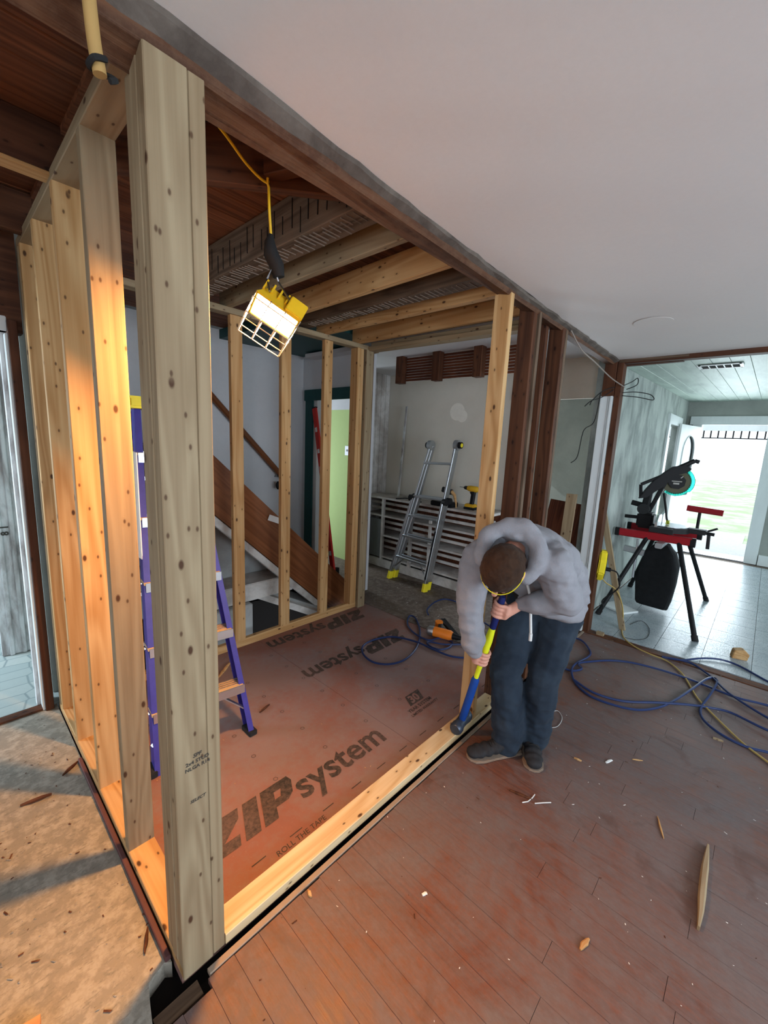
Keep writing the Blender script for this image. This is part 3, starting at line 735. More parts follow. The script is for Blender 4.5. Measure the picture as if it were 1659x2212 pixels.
tag((lambda b: (b.ball((2.60, 4.02, 1.06), .035, 12, 0, (.8, .5, 1.35)), b.build('black_pouch', BLACKP, smooth=True))[1])(MB()), 'small black oval hanging under the handrail', 'pouch')
# basement stair well under the back studs: ledges with a dark opening
sv = thing('stair_ledge', (2.2, 2.95, -.5), 'white painted ledges of the basement stair below the back studs', 'ledge')
b = MB(); b.box((1.0, 3.06, .215), (2.14, 3.335, .365)); b.build('upper_ledge', GRIMEW, sv, bevel=.006)
b = MB(); b.box((1.0, 3.0, -.8), (1.70, 3.06, .215)); b.build('lower_ledge', GREYP, sv, bevel=.006)
board('nosing', (1.86, 3.20, .20), (2.56, 2.86, -.15), .07, .06, GRIMEW, sv)
board('step', (2.0, 3.28, .20), (2.66, 2.98, -.13), .22, .03, GREYP, sv)
b = MB(); b.box((.46, 2.80, -1.5), (3.0, 4.2, -1.4)); b.box((2.95, 2.80, -1.5), (3.0, 4.12, -.06)); b.box((.46, 3.40, -1.5), (3.0, 3.44, .17)); struct(b.build('floor_basement_blackout', BLACKE), 'black basement floor with an added black sheet for the dark opening')  # upright black sheet added to keep the well below the stairs dark
tag(board('paper_scrap', (1.86, 3.015, .93), (2.03, 3.015, .86), .002, .05, WHITEP, ch=.0004), 'torn white strip stuck along the brown stringer', 'paper')
# kitchen
wall('wall_kitchen_back', (4.22, 2.0, 0), (4.3, 3.9, 2.6), BEIGEW, 'beige plaster wall behind the aluminium ladder')
b = MB(); b.ring((4.2185, 2.78, 1.98), (1, 0, 0), 0, .10, .001, 24); b.ring((4.2186, 2.71, 1.93), (1, 0, 0), 0, .07, .001, 20); struct(b.build('wall_patch', plain('filler', (.70, .665, .59), .9)), 'round filler patch on the beige wall')
wall('wall_kitchen_over', (4.22, 1.2, 2.13), (4.3, 2.0, 2.6), CREAM, 'cream wall over the wide kitchen opening')
b = MB(); b.box((4.19, 1.13, 2.08), (4.22, 2.08, 2.20)); b.box((4.19, 2.0, 0), (4.225, 2.05, 2.08)); struct(b.build('trim_opening', CREAM), 'cream head trim of the kitchen opening')
bw = thing('wall_beadboard', (3.98, 3.88, 0), 'grimy white vertical boards in the kitchen corner', None); bw['kind'] = 'structure'
for k in range(5):
    b = MB(); x0 = 3.80+k*.084; b.box((x0, 3.86, 0), (x0+.081, 3.885, 2.46)); b.build('board', GRIMEW, bw, bevel=.004)
b = MB(); b.box((3.72, 3.885, 0), (4.24, 3.92, 2.6)); b.build('backing', GRIMEW, bw)
wall('ceiling_kitchen', (2.86, 1.14, 2.46), (5.4, 3.9, 2.5), WHITEW, 'white ceiling of the kitchen')
wall('wall_far_room', (5.38, 1.2, 0), (5.46, 3.2, 2.5), GREYG, 'grey green wall of the room past the kitchen')
b = MB(); b.box((4.3, 3.15, 0), (5.4, 3.2, 2.5)); b.box((4.25, 1.2, 0), (5.4, 1.26, 2.5)); struct(b.build('wall_far_side', GREYG), 'side walls of the room past the kitchen')
# low window light strip and radiator grille seen past the new stud
ag = thing('window_unit', (5.34, 2.5, .5), 'pale blue window unit with a grille in the far room', 'window unit')
b = MB(); b.box((5.32, 2.30, .80), (5.38, 2.75, .94)); b.build('frame', WHITEP, ag, bevel=.004)
b = MB(); b.box((5.33, 2.30, .45), (5.38, 2.75, .80)); b.build('grille', DARKG, ag)
for i in range(8):
    b = MB(); b.box((5.322, 2.32+i*.052, .46), (5.331, 2.33+i*.052, .79)); b.build('bar', ALUD, ag)
# bulkhead of bare lath left from the old wall, with stud stubs
lh = thing('lath_bulkhead', (3.36, 2.4, 2.2), 'hanging remnant of brown lath with three sawn-off stud ends', 'lath wall')
for i in range(9):
    z = 2.232+i*.026
    board('lath', (3.40, 1.55, z-.004), (3.40, 2.99, z), .008, .021, REDW, lh, hint=(0, 0, 1), ch=.001)
b = MB(); b.box((3.405, 1.55, 2.22), (3.43, 3.0, 2.47)); b.build('backing', GRIMEW, lh)
for y, zb in ((2.93, 2.195), (2.47, 2.195), (2.02, 2.20)):
    board('stud_end', (3.355, y, zb), (3.355, y, 2.47), .085, .075, OLDW, lh, hint=(1, 0, 0))

# ------------------------------------------------------------------ new stud walls
SD, ST = .089, .038
lp = thing('stud_wall', (.40, 2.0, 0), 'new pine stud wall on the left with five studs and a built-up corner post', 'stud wall')
board('bottom_plate', (.4035, 1.05, .019), (.4035, 2.80, .019), SD, ST, PINE, lp)
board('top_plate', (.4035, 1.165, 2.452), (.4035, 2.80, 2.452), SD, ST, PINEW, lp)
ys = (1.549, 1.946, 2.356, 2.70)
for i, y in enumerate(ys):
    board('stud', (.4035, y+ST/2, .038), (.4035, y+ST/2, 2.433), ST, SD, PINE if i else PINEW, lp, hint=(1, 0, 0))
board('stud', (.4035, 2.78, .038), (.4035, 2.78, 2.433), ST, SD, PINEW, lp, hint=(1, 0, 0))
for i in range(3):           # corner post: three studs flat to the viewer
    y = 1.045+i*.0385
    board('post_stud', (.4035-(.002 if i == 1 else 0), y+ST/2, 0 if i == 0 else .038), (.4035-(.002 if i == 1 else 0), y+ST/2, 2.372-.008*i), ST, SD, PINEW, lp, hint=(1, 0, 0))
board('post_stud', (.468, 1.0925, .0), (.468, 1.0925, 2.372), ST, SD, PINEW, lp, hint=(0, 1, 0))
text_mesh('lettering', 'SPF', .016, INK2, (.407, 1.0447, .718), (1, 0, 0), (0, 0, 1), lp, bold=.0004, shear=.2)
text_mesh('lettering', '2x4 STUD', .015, INK2, (.387, 1.0447, .700), (1, 0, 0), (0, 0, 1), lp, bold=.0004)
text_mesh('lettering', 'NLGA R14', .015, INK2, (.385, 1.0447, .683), (1, 0, 0), (0, 0, 1), lp, bold=.0004)
text_mesh('lettering', 'SELECT', .013, INK2, (.395, 1.0447, .58), (1, 0, 0), (0, 0, 1), lp, bold=.0003, shear=.3)
bp = thing('stud_wall', (2.0, 2.78, 0), 'back stud wall of flat-set pine studs in front of the staircase', 'stud wall')
board('bottom_plate', (.45, 2.779, .03), (2.66, 2.779, .03), ST, .06, PINE, bp)
board('top_plate', (.45, 2.779, 2.402), (2.82, 2.779, 2.402), .08, ST, PINEW, bp)
for x in (.66, 1.06, 1.46, 1.857, 2.26):
    board('stud', (x, 2.779, .06), (x, 2.779, 2.383), ST, SD-.004, PINE, bp, hint=(1, 0, 0))
board('post_stud', (2.576, 2.779, .06), (2.576, 2.779, 2.383), SD, ST, PINE, bp, hint=(1, 0, 0))
board('post_stud', (2.618, 2.785, .06), (2.618, 2.785, 2.383), SD, ST, PINE, bp, hint=(1, 0, 0))
board('post_stud', (2.700, 2.745, 0), (2.700, 2.745, 2.383), ST, SD, PINEW, bp, hint=(1, 0, 0))
board('post_stud', (2.765, 2.80, 0), (2.765, 2.80, 2.383), SD, .03, OLDW, bp, hint=(1, 0, 0))
hd = thing('door_header', (2.75, 2.0, 2.38), 'doubled pine header across the opening to the kitchen', 'header')
board('plate', (2.725, 1.14, 2.372), (2.725, 2.76, 2.395), .09, .036, PINEW, hd)
board('plate', (2.735, 1.14, 2.412), (2.735, 2.72, 2.43), .07, .03, PINEW, hd)
fp = board('bottom_plate', (.488, 1.0885, .019), (2.27, 1.0885, .019), SD, ST, PALEP)
tag(fp, 'long new pine plate lying along the edge of the hardwood floor', 'plate')
b = MB()
for x in (1.02, 1.03, 1.42, 1.43):
    s = rnd.uniform(-.03, .03); b.bar((x, 1.05, .0384), (x+s, 1.13, .0384), .0012, .0006)
q = b.build('pencil_marks', plain('red_pencil', (.30, .05, .03), .9), fp)
q.parent = None; q.location = (0, 0, 0)
bpy.data.objects.remove(q)
tag(board('wall_stud', (1.990, 1.09, .038), (2.000, 1.09, 2.345), SD, ST, PINE, hint=(1, 0, 0)), 'new pine stud standing on the plate where the man hammers', 'stud')
og = thing('old_studs', (2.5, 1.09, 0), 'cluster of dark reddish brown old studs under the beam behind the man', 'old studs')
for x, y, m in ((2.30, 1.10, OLDW), (2.345, 1.09, OLDG), (2.60, 1.155, OLDW), (2.70, 1.09, OLDW), (2.742, 1.09, OLDG)):
    board('stud', (x, y, 0), (x, y, 2.36), SD if m is OLDW else .09, .040 if m is OLDW else .03, m, og, hint=(1, 0, 0))
ps = thing('old_door_post', (3.86, 1.06, 0), 'dark old post with a white casing at the entrance to the front room', 'door post')
board('post', (3.885, 1.005, 0), (3.885, 1.005, 2.31), .045, .095, OLDW, ps, hint=(1, 0, 0))
board('block', (3.87, 1.075, 2.05), (3.87, 1.075, 2.32), .09, .09, OLDW, ps, hint=(1, 0, 0))
b = MB(); b.box((3.825, 1.030, 0), (3.85, 1.125, 2.05)); b.box((3.812, 1.030, 0), (3.83, 1.048, 2.05)); b.box((3.818, 1.055, 0), (3.83, 1.062, 2.05)); b.build('casing', TRIMW, ps, bevel=.003)
b = MB(); b.box((3.85, 1.095, 0), (3.95, 1.125, 2.05)); b.build('jamb', TRIMW, ps)
for i, pth in enumerate(([(2.76, 1.03, 2.33), (2.95, 1.02, 2.25), (3.25, 1.02, 2.22), (3.6, 1.0, 2.16), (3.85, .96, 2.12)],
                         [(3.82, 1.02, 2.12), (3.72, 1.08, 2.08), (3.62, 1.12, 2.0), (3.60, 1.13, 1.96)],
                         [(3.82, 1.03, 2.10), (3.75, 1.10, 2.03), (3.66, 1.14, 2.0), (3.58, 1.16, 1.95)],
                         [(3.80, 1.12, 2.08), (3.80, 1.14, 1.85), (3.66, 1.16, 1.78), (3.60, 1.16, 1.72), (3.58, 1.17, 1.55), (3.45, 1.17, 1.50)],
                         [(3.89, .995, 2.13), (3.93, .93, 2.17), (3.96, .90, 2.20), (3.97, .90, 2.15), (3.92, .96, 2.11)],
                         [(3.89, .995, 2.08), (3.95, .90, 2.09), (4.0, .80, 2.07), (4.02, .78, 2.03), (3.97, .88, 2.05), (3.89, .995, 2.06)])):
    b = MB(); b.tube(crom(pth, 6), .0035 if i else .0045, 6)
    tag(b.build('loose_wire', RUBBER if i else plain('grey_wire', (.25, .21, .18), .7), smooth=True), ('grey wire strung under the beam to the old post', 'upper wire curling left off the old post', 'lower wire curling left off the old post', 'long wire wandering down past the white casing', 'small upper wire loop right of the old post', 'long lower wire loop right of the old post')[i], 'wire', 'loose electrical wires')
tag(board('leaning_plank', (3.60, 1.22, 0), (3.78, 1.24, 1.22), .09, .02, PINEW, hint=(1, 0, 0)), 'pale plank leaning behind the white casing', 'plank')
tag(board('leaning_plank', (3.9, 1.45, 0), (4.15, 1.38, 1.10), .35, .03, REDW, hint=(1, 0, 0)), 'wide dark brown panel leaning in the kitchen opening', 'panel')
tag(board('leaning_stick', (4.14, .775, 0), (3.965, 1.045, 1.17), .05, .022, PINEW, hint=(1, 0, 0)), 'pale stick leaning on the old post beside the yellow box', 'stick')

# ------------------------------------------------------------------ hanging work lamp
LPOS = V((.868, 1.372, 2.018))
ln_ = V((-.60, -.27, -.75)).normalized()                # where the lamp faces
ls = V((.50, -.67, -.49)); ls = (ls-ln_*ls.dot(ln_)).normalized(); lu = ls.cross(ln_)
rq = Matrix.Rotation(math.radians(-17), 3, ln_); ls = rq @ ls; lu = rq @ lu
if lu.z < 0: lu = -lu
wl = thing('work_lamp', LPOS, 'lit yellow halogen work lamp with a wire cage hanging from a cord', 'lamp')
def lm(a, c, d): return LPOS+ls*a+lu*c+ln_*d
def lbox(b, a0, a1, c0, c1, d0, d1, k=1.0):
    vs = [lm(a, c, d0) for a, c in ((a0*k, c0*k), (a1*k, c0*k), (a1*k, c1*k), (a0*k, c1*k))]+[lm(a, c, d1) for a, c in ((a0, c0), (a1, c0), (a1, c1), (a0, c1))]
    return b.add(vs, [(0, 3, 2, 1), (4, 5, 6, 7), (0, 1, 5, 4), (1, 2, 6, 5), (2, 3, 7, 6), (3, 0, 4, 7)])
b = MB()                                               # open-front housing shell
o0 = [(-.085, -.055), (.085, -.055), (.085, .055), (-.085, .055)]; i0 = [(-.078, -.048), (.078, -.048), (.078, .048), (-.078, .048)]
vs = [lm(a*.62, c*.55, -.085) for a, c in o0]+[lm(a, c, 0) for a, c in o0]+[lm(a, c, 0) for a, c in i0]+[lm(a*.55, c*.5, -.06) for a, c in i0]
b.add(vs, [(0, 1, 2, 3)]+[[i, (i+1) % 4, 4+(i+1) % 4, 4+i] for i in range(4)]+[[4+i, 4+(i+1) % 4, 8+(i+1) % 4, 8+i] for i in range(4)]+[[8+i, 8+(i+1) % 4, 12+(i+1) % 4, 12+i] for i in range(4)]+[(12, 13, 14, 15)])
b.build('housing', YEL, wl)
b = MB()
for i in range(6): lbox(b, -.075+i*.028, -.069+i*.028, -.05, .05, -.085, -.04)
b.build('cooling_fins', YEL, wl)
b = MB(); lbox(b, .02, .085, .052, .066, -.075, -.0); b.build('junction_cover', YEL, wl, bevel=.003)
em = NT('hot_lamp_glass'); em.out((1, .9, .75), .3); em.b.inputs['Emission Color'].default_value = (1, .72, .42, 1); em.b.inputs['Emission Strength'].default_value = 26
b = MB(); lbox(b, -.077, .077, -.047, .047, -.008, -.004); b.build('glass', em.m, wl)
b = MB(); W1, W2, D = .084, .054, .10
for k in range(4):
    a = -W1+2*W1*k/3; b.tube([lm(a, -W2, 0), lm(a*.92, -W2*.9, D), lm(a*.92, W2*.9, D), lm(a, W2, 0)], .0022, 5)
for c in (-W2*.9, -.018, .018, W2*.9): b.tube([lm(-W1, c, 0), lm(-W1*.92, c, D), lm(W1*.92, c, D), lm(W1, c, 0)], .0022, 5)
for d in (.03,): b.tube([lm(-W1, -W2, d), lm(W1, -W2, d), lm(W1, W2, d), lm(-W1, W2, d), lm(-W1, -W2, d)], .0022, 5)
b.build('cage', metal('hot_wire', (.75, .68, .55), .4), wl)
b = MB(); top = LPOS+V((.0, .0, .0)); hk = LPOS+V((.005, .01, .175))
b.tube([lm(-.05, .06, -.03), hk+V((-.02, .01, -.05)), hk, hk+V((.02, 0, -.05)), lm(.05, .06, -.03)], .004, 6); b.build('bracket', STEEL, wl)
b = MB(); pa = [hk+V((.02, -.004, -.035)), hk+V((.012, -.002, 0)), hk+V((-.008, .004, .035)), hk+V((-.012, .004, .07)), hk+V((-.008, .003, .095))]
b.tube(pa, .025, 12, rr=[.020, .026, .026, .018, .008]); b.build('plug', RUBBER, wl, smooth=True)
b = MB(); kn = V((.845, 1.366, 2.42)); b.tube(crom([hk+V((-.008, .003, .095)), (.848, 1.368, 2.36), kn], 6), .0045, 8); b.build('cord', YEL, wl)
ll = bpy.data.lights.new('halogen', 'AREA'); ll.shape = 'RECTANGLE'; ll.size = .15; ll.size_y = .09; ll.energy = 62; ll.spread = 2.5; ll.color = (1, .45, .12)
lo_ = bpy.data.objects.new('halogen', ll); col.objects.link(lo_); lo_.location = LPOS+ln_*.004
lo_.rotation_euler = Matrix((ls, lu, -ln_)).transposed().to_euler() if ls.cross(lu).dot(-ln_) > 0 else Matrix((-ls, lu, -ln_)).transposed().to_euler()
b = MB(); b.tube(crom([kn, kn+V((-.01, -.01, .02)), kn+V((.0, -.03, .10)), kn+V((.012, -.02, .11)), kn+V((.006, .002, .03)), kn+V((-.02, -.005, .008)), (.76, 1.36, 2.45), (.67, 1.34, 2.49), (.56, 1.33, 2.53), (.47, 1.33, 2.585)], 6), .0042, 8)
b.build('power_cord', YEL, wl, smooth=True)
cb = thing('hanging_cable', (.26, 1.0, 2.4), 'thick tan cable end hanging from the ceiling by the corner post', 'cable')
b = MB(); b.tube(crom([(.256, 1.0, 2.46), (.258, 1.0, 2.40), (.260, 1.0, 2.345), (.264, 1.0, 2.28), (.270, 1.0, 2.235)], 6), .0115, 12)
b.build('cable', plain('tan_cable', (.40, .25, .09), .5), cb, smooth=True)
b = MB(); b.tube(crom([(.278, .988, 2.258), (.258, .984, 2.248), (.254, 1.004, 2.243), (.268, 1.016, 2.248), (.286, 1.0, 2.241), (.292, .988, 2.233), (.281, .984, 2.224)], 5), .005, 6); b.build('zip_tie', RUBBER, cb)

# ------------------------------------------------------------------ stepladder in the framed room
sl = thing('stepladder', (.8, 1.85, 0), 'purple blue stepladder with wooden-look treads behind the corner post', 'ladder')
RF, RT_ = V((1.045, 1.835, 0)), V((.90, 2.22, 1.72)); LF, LT = V((.565, 1.895, 0)), V((.665, 2.25, 1.72))
def rail(p0, p1, side, nm):
    b = MB(); x, y, z = frame(p1-p0, (0, 1, 0)); w_ = (p0-(LF if side > 0 else RF)); out = (w_-x*w_.dot(x)).normalized(); dp = x.cross(out)
    if dp.y < 0: dp = -dp
    pr = [(-.0, -.0), (-.028, 0), (-.028, .005), (-.005, .005), (-.005, .07), (-.028, .07), (-.028, .075), (0, .075)]
    return b.sweep(pr, [p0, p1], out, dp).build(nm, PURPLE, sl)
rail(RF, RT_, 1, 'rail'); rail(LF, LT, -1, 'rail')
for k in range(1, 6):
    z = .302*k-.02; t = z/1.72; a = RF.lerp(RT_, t); c = LF.lerp(LT, t); d = (a-c).normalized()
    b = MB(); b.bar(a-d*.004+V((0, .035, 0)), c+d*.004+V((0, .035, 0)), .085, .012); b.build('tread', STEPW, sl)
    b = MB(); b.bar(a-d*.004+V((0, -.010, -.018)), c+d*.004+V((0, -.010, -.018)), .006, .045); 
    for q in (-.02, .0, .02, .04): b.bar(a-d*.006+V((0, .035+q*.9, .007)), c+d*.006+V((0, .035+q*.9, .007)), .004, .003)
    b.build('tread_lip', ALU, sl)
    for e, o_ in ((a, 1), (c, -1)):
        b = MB(); b.cyl(e+d*o_*.001+V((0, .03, -.005)), e+d*o_*.006+V((0, .03, -.005)), .008, n=10); b.build('rivet', ALU, sl)
for a, c in ((RF, LF), (LF, RF)):
    d = (c-a).normalized(); t1 = .28/1.72
    b = MB(); p_ = a.lerp(RT_ if a is RF else LT, .13/1.72*1.0); q_ = RF.lerp(RT_, t1).lerp(LF.lerp(LT, t1), .33 if a is RF else .67)
    b.bar(p_+V((0, .02, 0)), q_+V((0, .03, -.01)), .02, .006); b.build('brace', ALUD, sl)
for p_ in (RF, LF):
    b = MB(); b.box(tuple(p_+V((-.032, -.005, 0))), tuple(p_+V((.012, .085, .028)))); b.build('foot', RUBBER, sl, bevel=.003)
RB0, LB0 = V((1.03, 2.62, 0)), V((.60, 2.68, 0))
for p0, p1 in ((RB0, RT_+V((-.01, .10, -.03))), (LB0, LT+V((.01, .10, -.03)))):
    b = MB(); b.bar(p0, p1, .03, .045, (0, 1, 0)); b.build('rear_rail', PURPLE, sl)
for t in (.2, .4, .6, .8):
    b = MB(); b.bar(RB0.lerp(RT_+V((-.01, .10, -.03)), t), LB0.lerp(LT+V((.01, .10, -.03)), t), .02, .02); b.build('rear_bar', ALUD, sl)
for p0, p1, t in ((RF, RT_, .55), (LF, LT, .55)):
    b = MB(); a = p0.lerp(p1, t); c = (RB0 if p0 is RF else LB0).lerp(p1+V((0, .1, 0)), t); b.bar(a+V((0, .07, 0)), c, .018, .006); b.build('spreader', ALUD, sl)
b = MB(); b.box((.62, 2.17, 1.70), (.945, 2.36, 1.755)); b.build('top_cap', YELB, sl, bevel=.012)
b = MB(); b.box((.563, 1.985, 1.0), (.567, 2.04, 1.5)); lb_ = b.build('sticker', WHITEP, sl); lb_.location.y += .12; lb_.location.x += .058

# ------------------------------------------------------------------ aluminium multi-position ladder against the wall
al = thing('aluminium_ladder', (3.55, 2.85, 0), 'folded aluminium multi-position ladder with yellow feet leaning on the beige wall', 'ladder')
A0, A1 = V((3.56, 3.13, .02)), V((3.74, 2.80, 1.57)); B0, B1 = V((3.51, 2.57, .02)), V((3.74, 2.455, 1.585))
for p0, p1 in ((A0, A1), (B0, B1)):
    h = .62; pm = p0.lerp(p1, h); s_ = 1 if p0 is A0 else -1
    b = MB(); b.bar(p0, pm, .026, .062, (1, 0, 0), ch=.004); b.build('outer_rail', ALU, al)
    b = MB(); off = V((.035, -.012*s_, 0)); b.bar(p0.lerp(p1, .10)+off, p1+off*.6, .024, .055, (1, 0, 0), ch=.004); b.build('inner_rail', ALUD, al)
    off2 = V((.085, -.02*s_, 0)); b = MB(); b.bar(p0+V((.075, -.015*s_, 0)), pm+off2, .026, .062, (1, 0, 0), ch=.004); b.build('outer_rail', ALU, al)
    b = MB(); b.bar(p0.lerp(p1, .22)+off2, p1+off2*.7, .022, .05, (1, 0, 0), ch=.004); b.build('inner_rail', ALUD, al)
    for q in (V((0, 0, 0)), V((.075, -.015*s_, 0))):
        b = MB(); x, y, z = frame(p1-p0, (1, 0, 0)); b.bar(p0+q-V((0, 0, .018)), p0+q+(p1-p0).normalized()*.075, .04, .075, (1, 0, 0), ch=.008); b.build('foot', YELB, al)
    b = MB(); c = p1+V((.03, 0, .01)); b.cyl(c-V((0, .022, 0)), c+V((0, .022, 0)), .055, n=24); b.build('hinge', ALUD, al, smooth=True)
    b = MB(); yy = .045*s_; b.cyl(c+V((0, .018*s_, 0)), c+V((0, .055*s_, 0)), .034, n=20); kb = b.build('hinge_knob', BLACKP, al, smooth=True)
    b = MB(); b.cyl(c+V((0, .055*s_, 0)), c+V((0, .058*s_, 0)), .022, n=20); b.build('knob_cap', YELB, kb)
    b = MB(); c = pm+V((0, 0, .0)); b.cyl(c, c+V((-.01, .05*s_, 0)), .036, n=18); b.cyl(c+V((.06, -.0, .01)), c+V((.06, .05*s_, .01)), .034, n=18); b.build('lock_knob', BLACKP, al, smooth=True)
for k, t in enumerate((.17, .335, .49, .635, .88)):
    a = A0.lerp(A1, t); c = B0.lerp(B1, t)
    b = MB(); b.bar(a, c, .030, .026, (0, 0, 1), ch=.005); b.build('rung', ALU, al)
    if k < 4:
        b = MB(); q = V((.08, 0, 0)); b.bar(a+q, c+q, .028, .024, (0, 0, 1), ch=.005); b.build('rung', ALUD, al)
for a, c, t in ((A0, B0, .17), (B0, A0, .17)):
    b = MB(); p1_ = A1 if a is A0 else B1; q1 = B1 if a is A0 else A1
    b.bar(a.lerp(p1_, .07), a.lerp(p1_, t).lerp(c.lerp(q1, t), .28), .016, .004, (1, 0, 0)); b.build('brace', ALU, al)
x, y, z = frame(B1-B0, (1, 0, 0)); o_ = B0+V((-.034, 0, 0))
b = MB(); b.bar(B0+x*.12-z*.033, B0+x*.66-z*.033, .02, .002, (1, 0, 0)); b.build('label_strip', BLACKP, al)
tex = text_mesh('lettering', 'GORILLA LADDERS', .024, WHITEP, B0+x*.15-z*.0345-y*.008*(1 if y.y < 0 else -1), x, (y if y.y > 0 else -y), al, bold=.0006)
tex.location += -z*.0015

# ------------------------------------------------------------------ open base cabinet with slats
cbn = thing('base_cabinet', (3.98, 2.9, 0), 'long grimy white base cabinet stripped of its doors, shelves and rails showing', 'cabinet')
XF, XB, Y0, Y1 = 3.81, 4.215, 2.02, 3.84
def cb_(nm, lo, hi, mat=GRIMEW): b = MB(); b.box(lo, hi); return b.build(nm, mat, cbn, bevel=.003)
cb_('counter', (XF-.02, Y0, .885), (XB, Y1, .91))
for z in (.655, .405, .125): cb_('shelf', (XF+.0, Y0, z), (XB, Y1, z+.022))
cb_('toe_board', (XF-.01, Y0, 0), (XF+.02, Y1, .105))
for z in (.80, .73, .56, .49, .31, .23):
    cb_('slat', (XF+.10, Y0, z), (XF+.125, Y1, z+.032))
cb_('back', (XF+.30, Y0, .10), (XB-.005, Y1, .90), REDW)
for y in (3.04, 3.50): cb_('divider', (XF-.004, y, .10), (XF+.03, y+.04, .885))
cb_('side_panel', (XF-.006, 3.54, .13), (XF+.02, 3.84, .62), plain('grey_panel', (.14, .15, .15), .7))
cb_('end_post', (XF, 3.80, 0), (XF+.05, 3.84, .885))
cb_('divider', (XF+.06, 2.80, .12), (XF+.085, 2.835, .75))
tag(board('trim_strip', (3.98, 3.42, .91), (4.15, 3.50, 2.05), .03, .012, PEEL, hint=(1, 0, 0)), 'thin chipped white strip leaning in the kitchen corner', 'strip')
# cordless drill
dr = thing('cordless_drill', (3.93, 2.33, .91), 'yellow and black cordless drill standing on the cabinet', 'drill')
D0 = V((3.93, 2.33, .91))
b = MB(); b.box(tuple(D0+V((-.045, -.065, 0))), tuple(D0+V((.045, .065, .028)))); b.build('battery_base', BLACKP, dr, bevel=.006)
b = MB(); b.box(tuple(D0+V((-.042, -.06, .022))), tuple(D0+V((.042, .06, .062)))); b.build('battery', DRILLY, dr, bevel=.01)
b = MB(); b.bar(D0+V((0, -.01, .055)), D0+V((0, -.025, .20)), .036, .046, (0, 1, 0), ch=.008); b.build('grip', BLACKP, dr)
b = MB(); b.tube([D0+V((0, -.075, .225)), D0+V((0, -.06, .225)), D0+V((0, .02, .228)), D0+V((0, .05, .23))], .03, 16, rr=[.022, .033, .033, .026]); b.build('motor_housing', DRILLY, dr, smooth=True)
b = MB(); b.tube([D0+V((0, .05, .23)), D0+V((0, .085, .232)), D0+V((0, .10, .232))], .02, 12, rr=[.022, .020, .010]); b.build('chuck', BLACKP, dr, smooth=True)
b = MB(); b.cyl(D0+V((0, .10, .232)), D0+V((0, .155, .234)), .0035, n=8); b.build('bit', STEEL, dr)
b = MB(); b.bar(D0+V((0, -.005, .17)), D0+V((0, .012, .195)), .02, .02); b.build('trigger', BLACKP, dr)
# tools on the cabinet
b = MB(); b.box((3.80, 2.50, .91), (3.95, 2.78, .965)); tag(b.build('tool_case', BLACKP, bevel=.008), 'low black case on the cabinet behind the ladder', 'case')
b = MB(); b.bar((3.86, 2.66, 1.10), (3.86, 2.54, 1.08), .05, .06, ch=.012); b.build('x', DARKG); 
og_ = bpy.data.objects['x']; og_.name = 'caulk_gun'; og_.data.name = 'caulk_gun'; tag(og_, 'grey and tan tool with a pointed spout leaning by the ladder', 'tool')
b = MB(); b.tube([(3.86, 2.545, 1.085), (3.86, 2.50, 1.05), (3.86, 2.475, .965), (3.86, 2.47, .912)], .01, 8, rr=[.022, .018, .010, .006]); q = b.build('spout', PINE, og_, smooth=True)
b = MB(); b.tube(crom([(3.80, 3.30, .915), (3.84, 3.15, .935), (3.83, 3.02, .92), (3.86, 2.95, .915)], 6), .007, 8); tag(b.build('pry_bar', BLACKP, smooth=True), 'black curved bar lying on the cabinet left of the ladder', 'bar')
# long red level leaning by the green doorway
lv = thing('spirit_level', (2.72, 3.2, 0), 'long red spirit level leaning upright beside the green door casing', 'level')
q0, q1 = V((2.93, 3.42, .12)), V((2.955, 3.84, 1.93))
b = MB(); b.bar(q0, q1, .026, .062, (0, 1, 0), ch=.002); b.build('body', LEVELR, lv)
x, y, z = frame(q1-q0, (0, 1, 0))
for t, L in ((.12, .05), (.30, .10), (.48, .05), (.62, .10), (.74, .045), (.87, .05)):
    c = q0.lerp(q1, t); b = MB(); b.bar(c-x*L/2, c+x*L/2, .029, .034, (0, 1, 0)); b.build('window', WHITEP if L < .09 else ALUD, lv)
b = MB(); b.bar(q1, q1+x*.012, .03, .066, (0, 1, 0)); b.build('end_cap', BLACKP, lv)

# ------------------------------------------------------------------ nail gun
ng = thing('nail_gun', (2.80, 1.82, 0), 'orange and black nail gun lying on the floor by the hose loop', 'nail gun')
N0 = V((2.74, 1.82, .045)); nx = V((.28, -.96, 0)).normalized(); ny = V((.96, .28, 0))
b = MB(); b.tube([N0-nx*.11, N0-nx*.095, N0-nx*.06, N0-nx*.05], .04, 18, rr=[.022, .04, .042, .040]); b.build('end_cap', ALUD, ng, smooth=True)
b = MB(); b.tube([N0-nx*.05, N0+nx*.09, N0+nx*.11], .042, 18, rr=[.042, .042, .032]); b.build('body', ORANGE, ng, smooth=True)
b = MB(); b.tube([N0+nx*.10, N0+nx*.17, N0+nx*.20], .02, 12, rr=[.028, .018, .012]); b.build('nose', BLACKP, ng, smooth=True)
b = MB(); b.bar(N0+nx*.16+V((0, 0, -.01)), N0+ny*.26-nx*.06+V((0, 0, .0)), .05, .03, ch=.006); b.build('magazine', BLACKP, ng)
b = MB(); b.bar(N0-nx*.01+ny*.03, N0+ny*.17-nx*.05, .04, .045, ch=.01); b.build('grip', BLACKP, ng)
b = MB(); c = N0+ny*.15-nx*.06; b.cyl(c-V((0, 0, .028)), c+V((0, 0, .03)), .034, n=18); b.build('adjuster', ORANGE, ng, smooth=True)
b = MB(); b.cyl(N0+ny*.17-nx*.05, N0+ny*.23-nx*.07, .012, n=12); b.build('air_fitting', STEEL, ng)

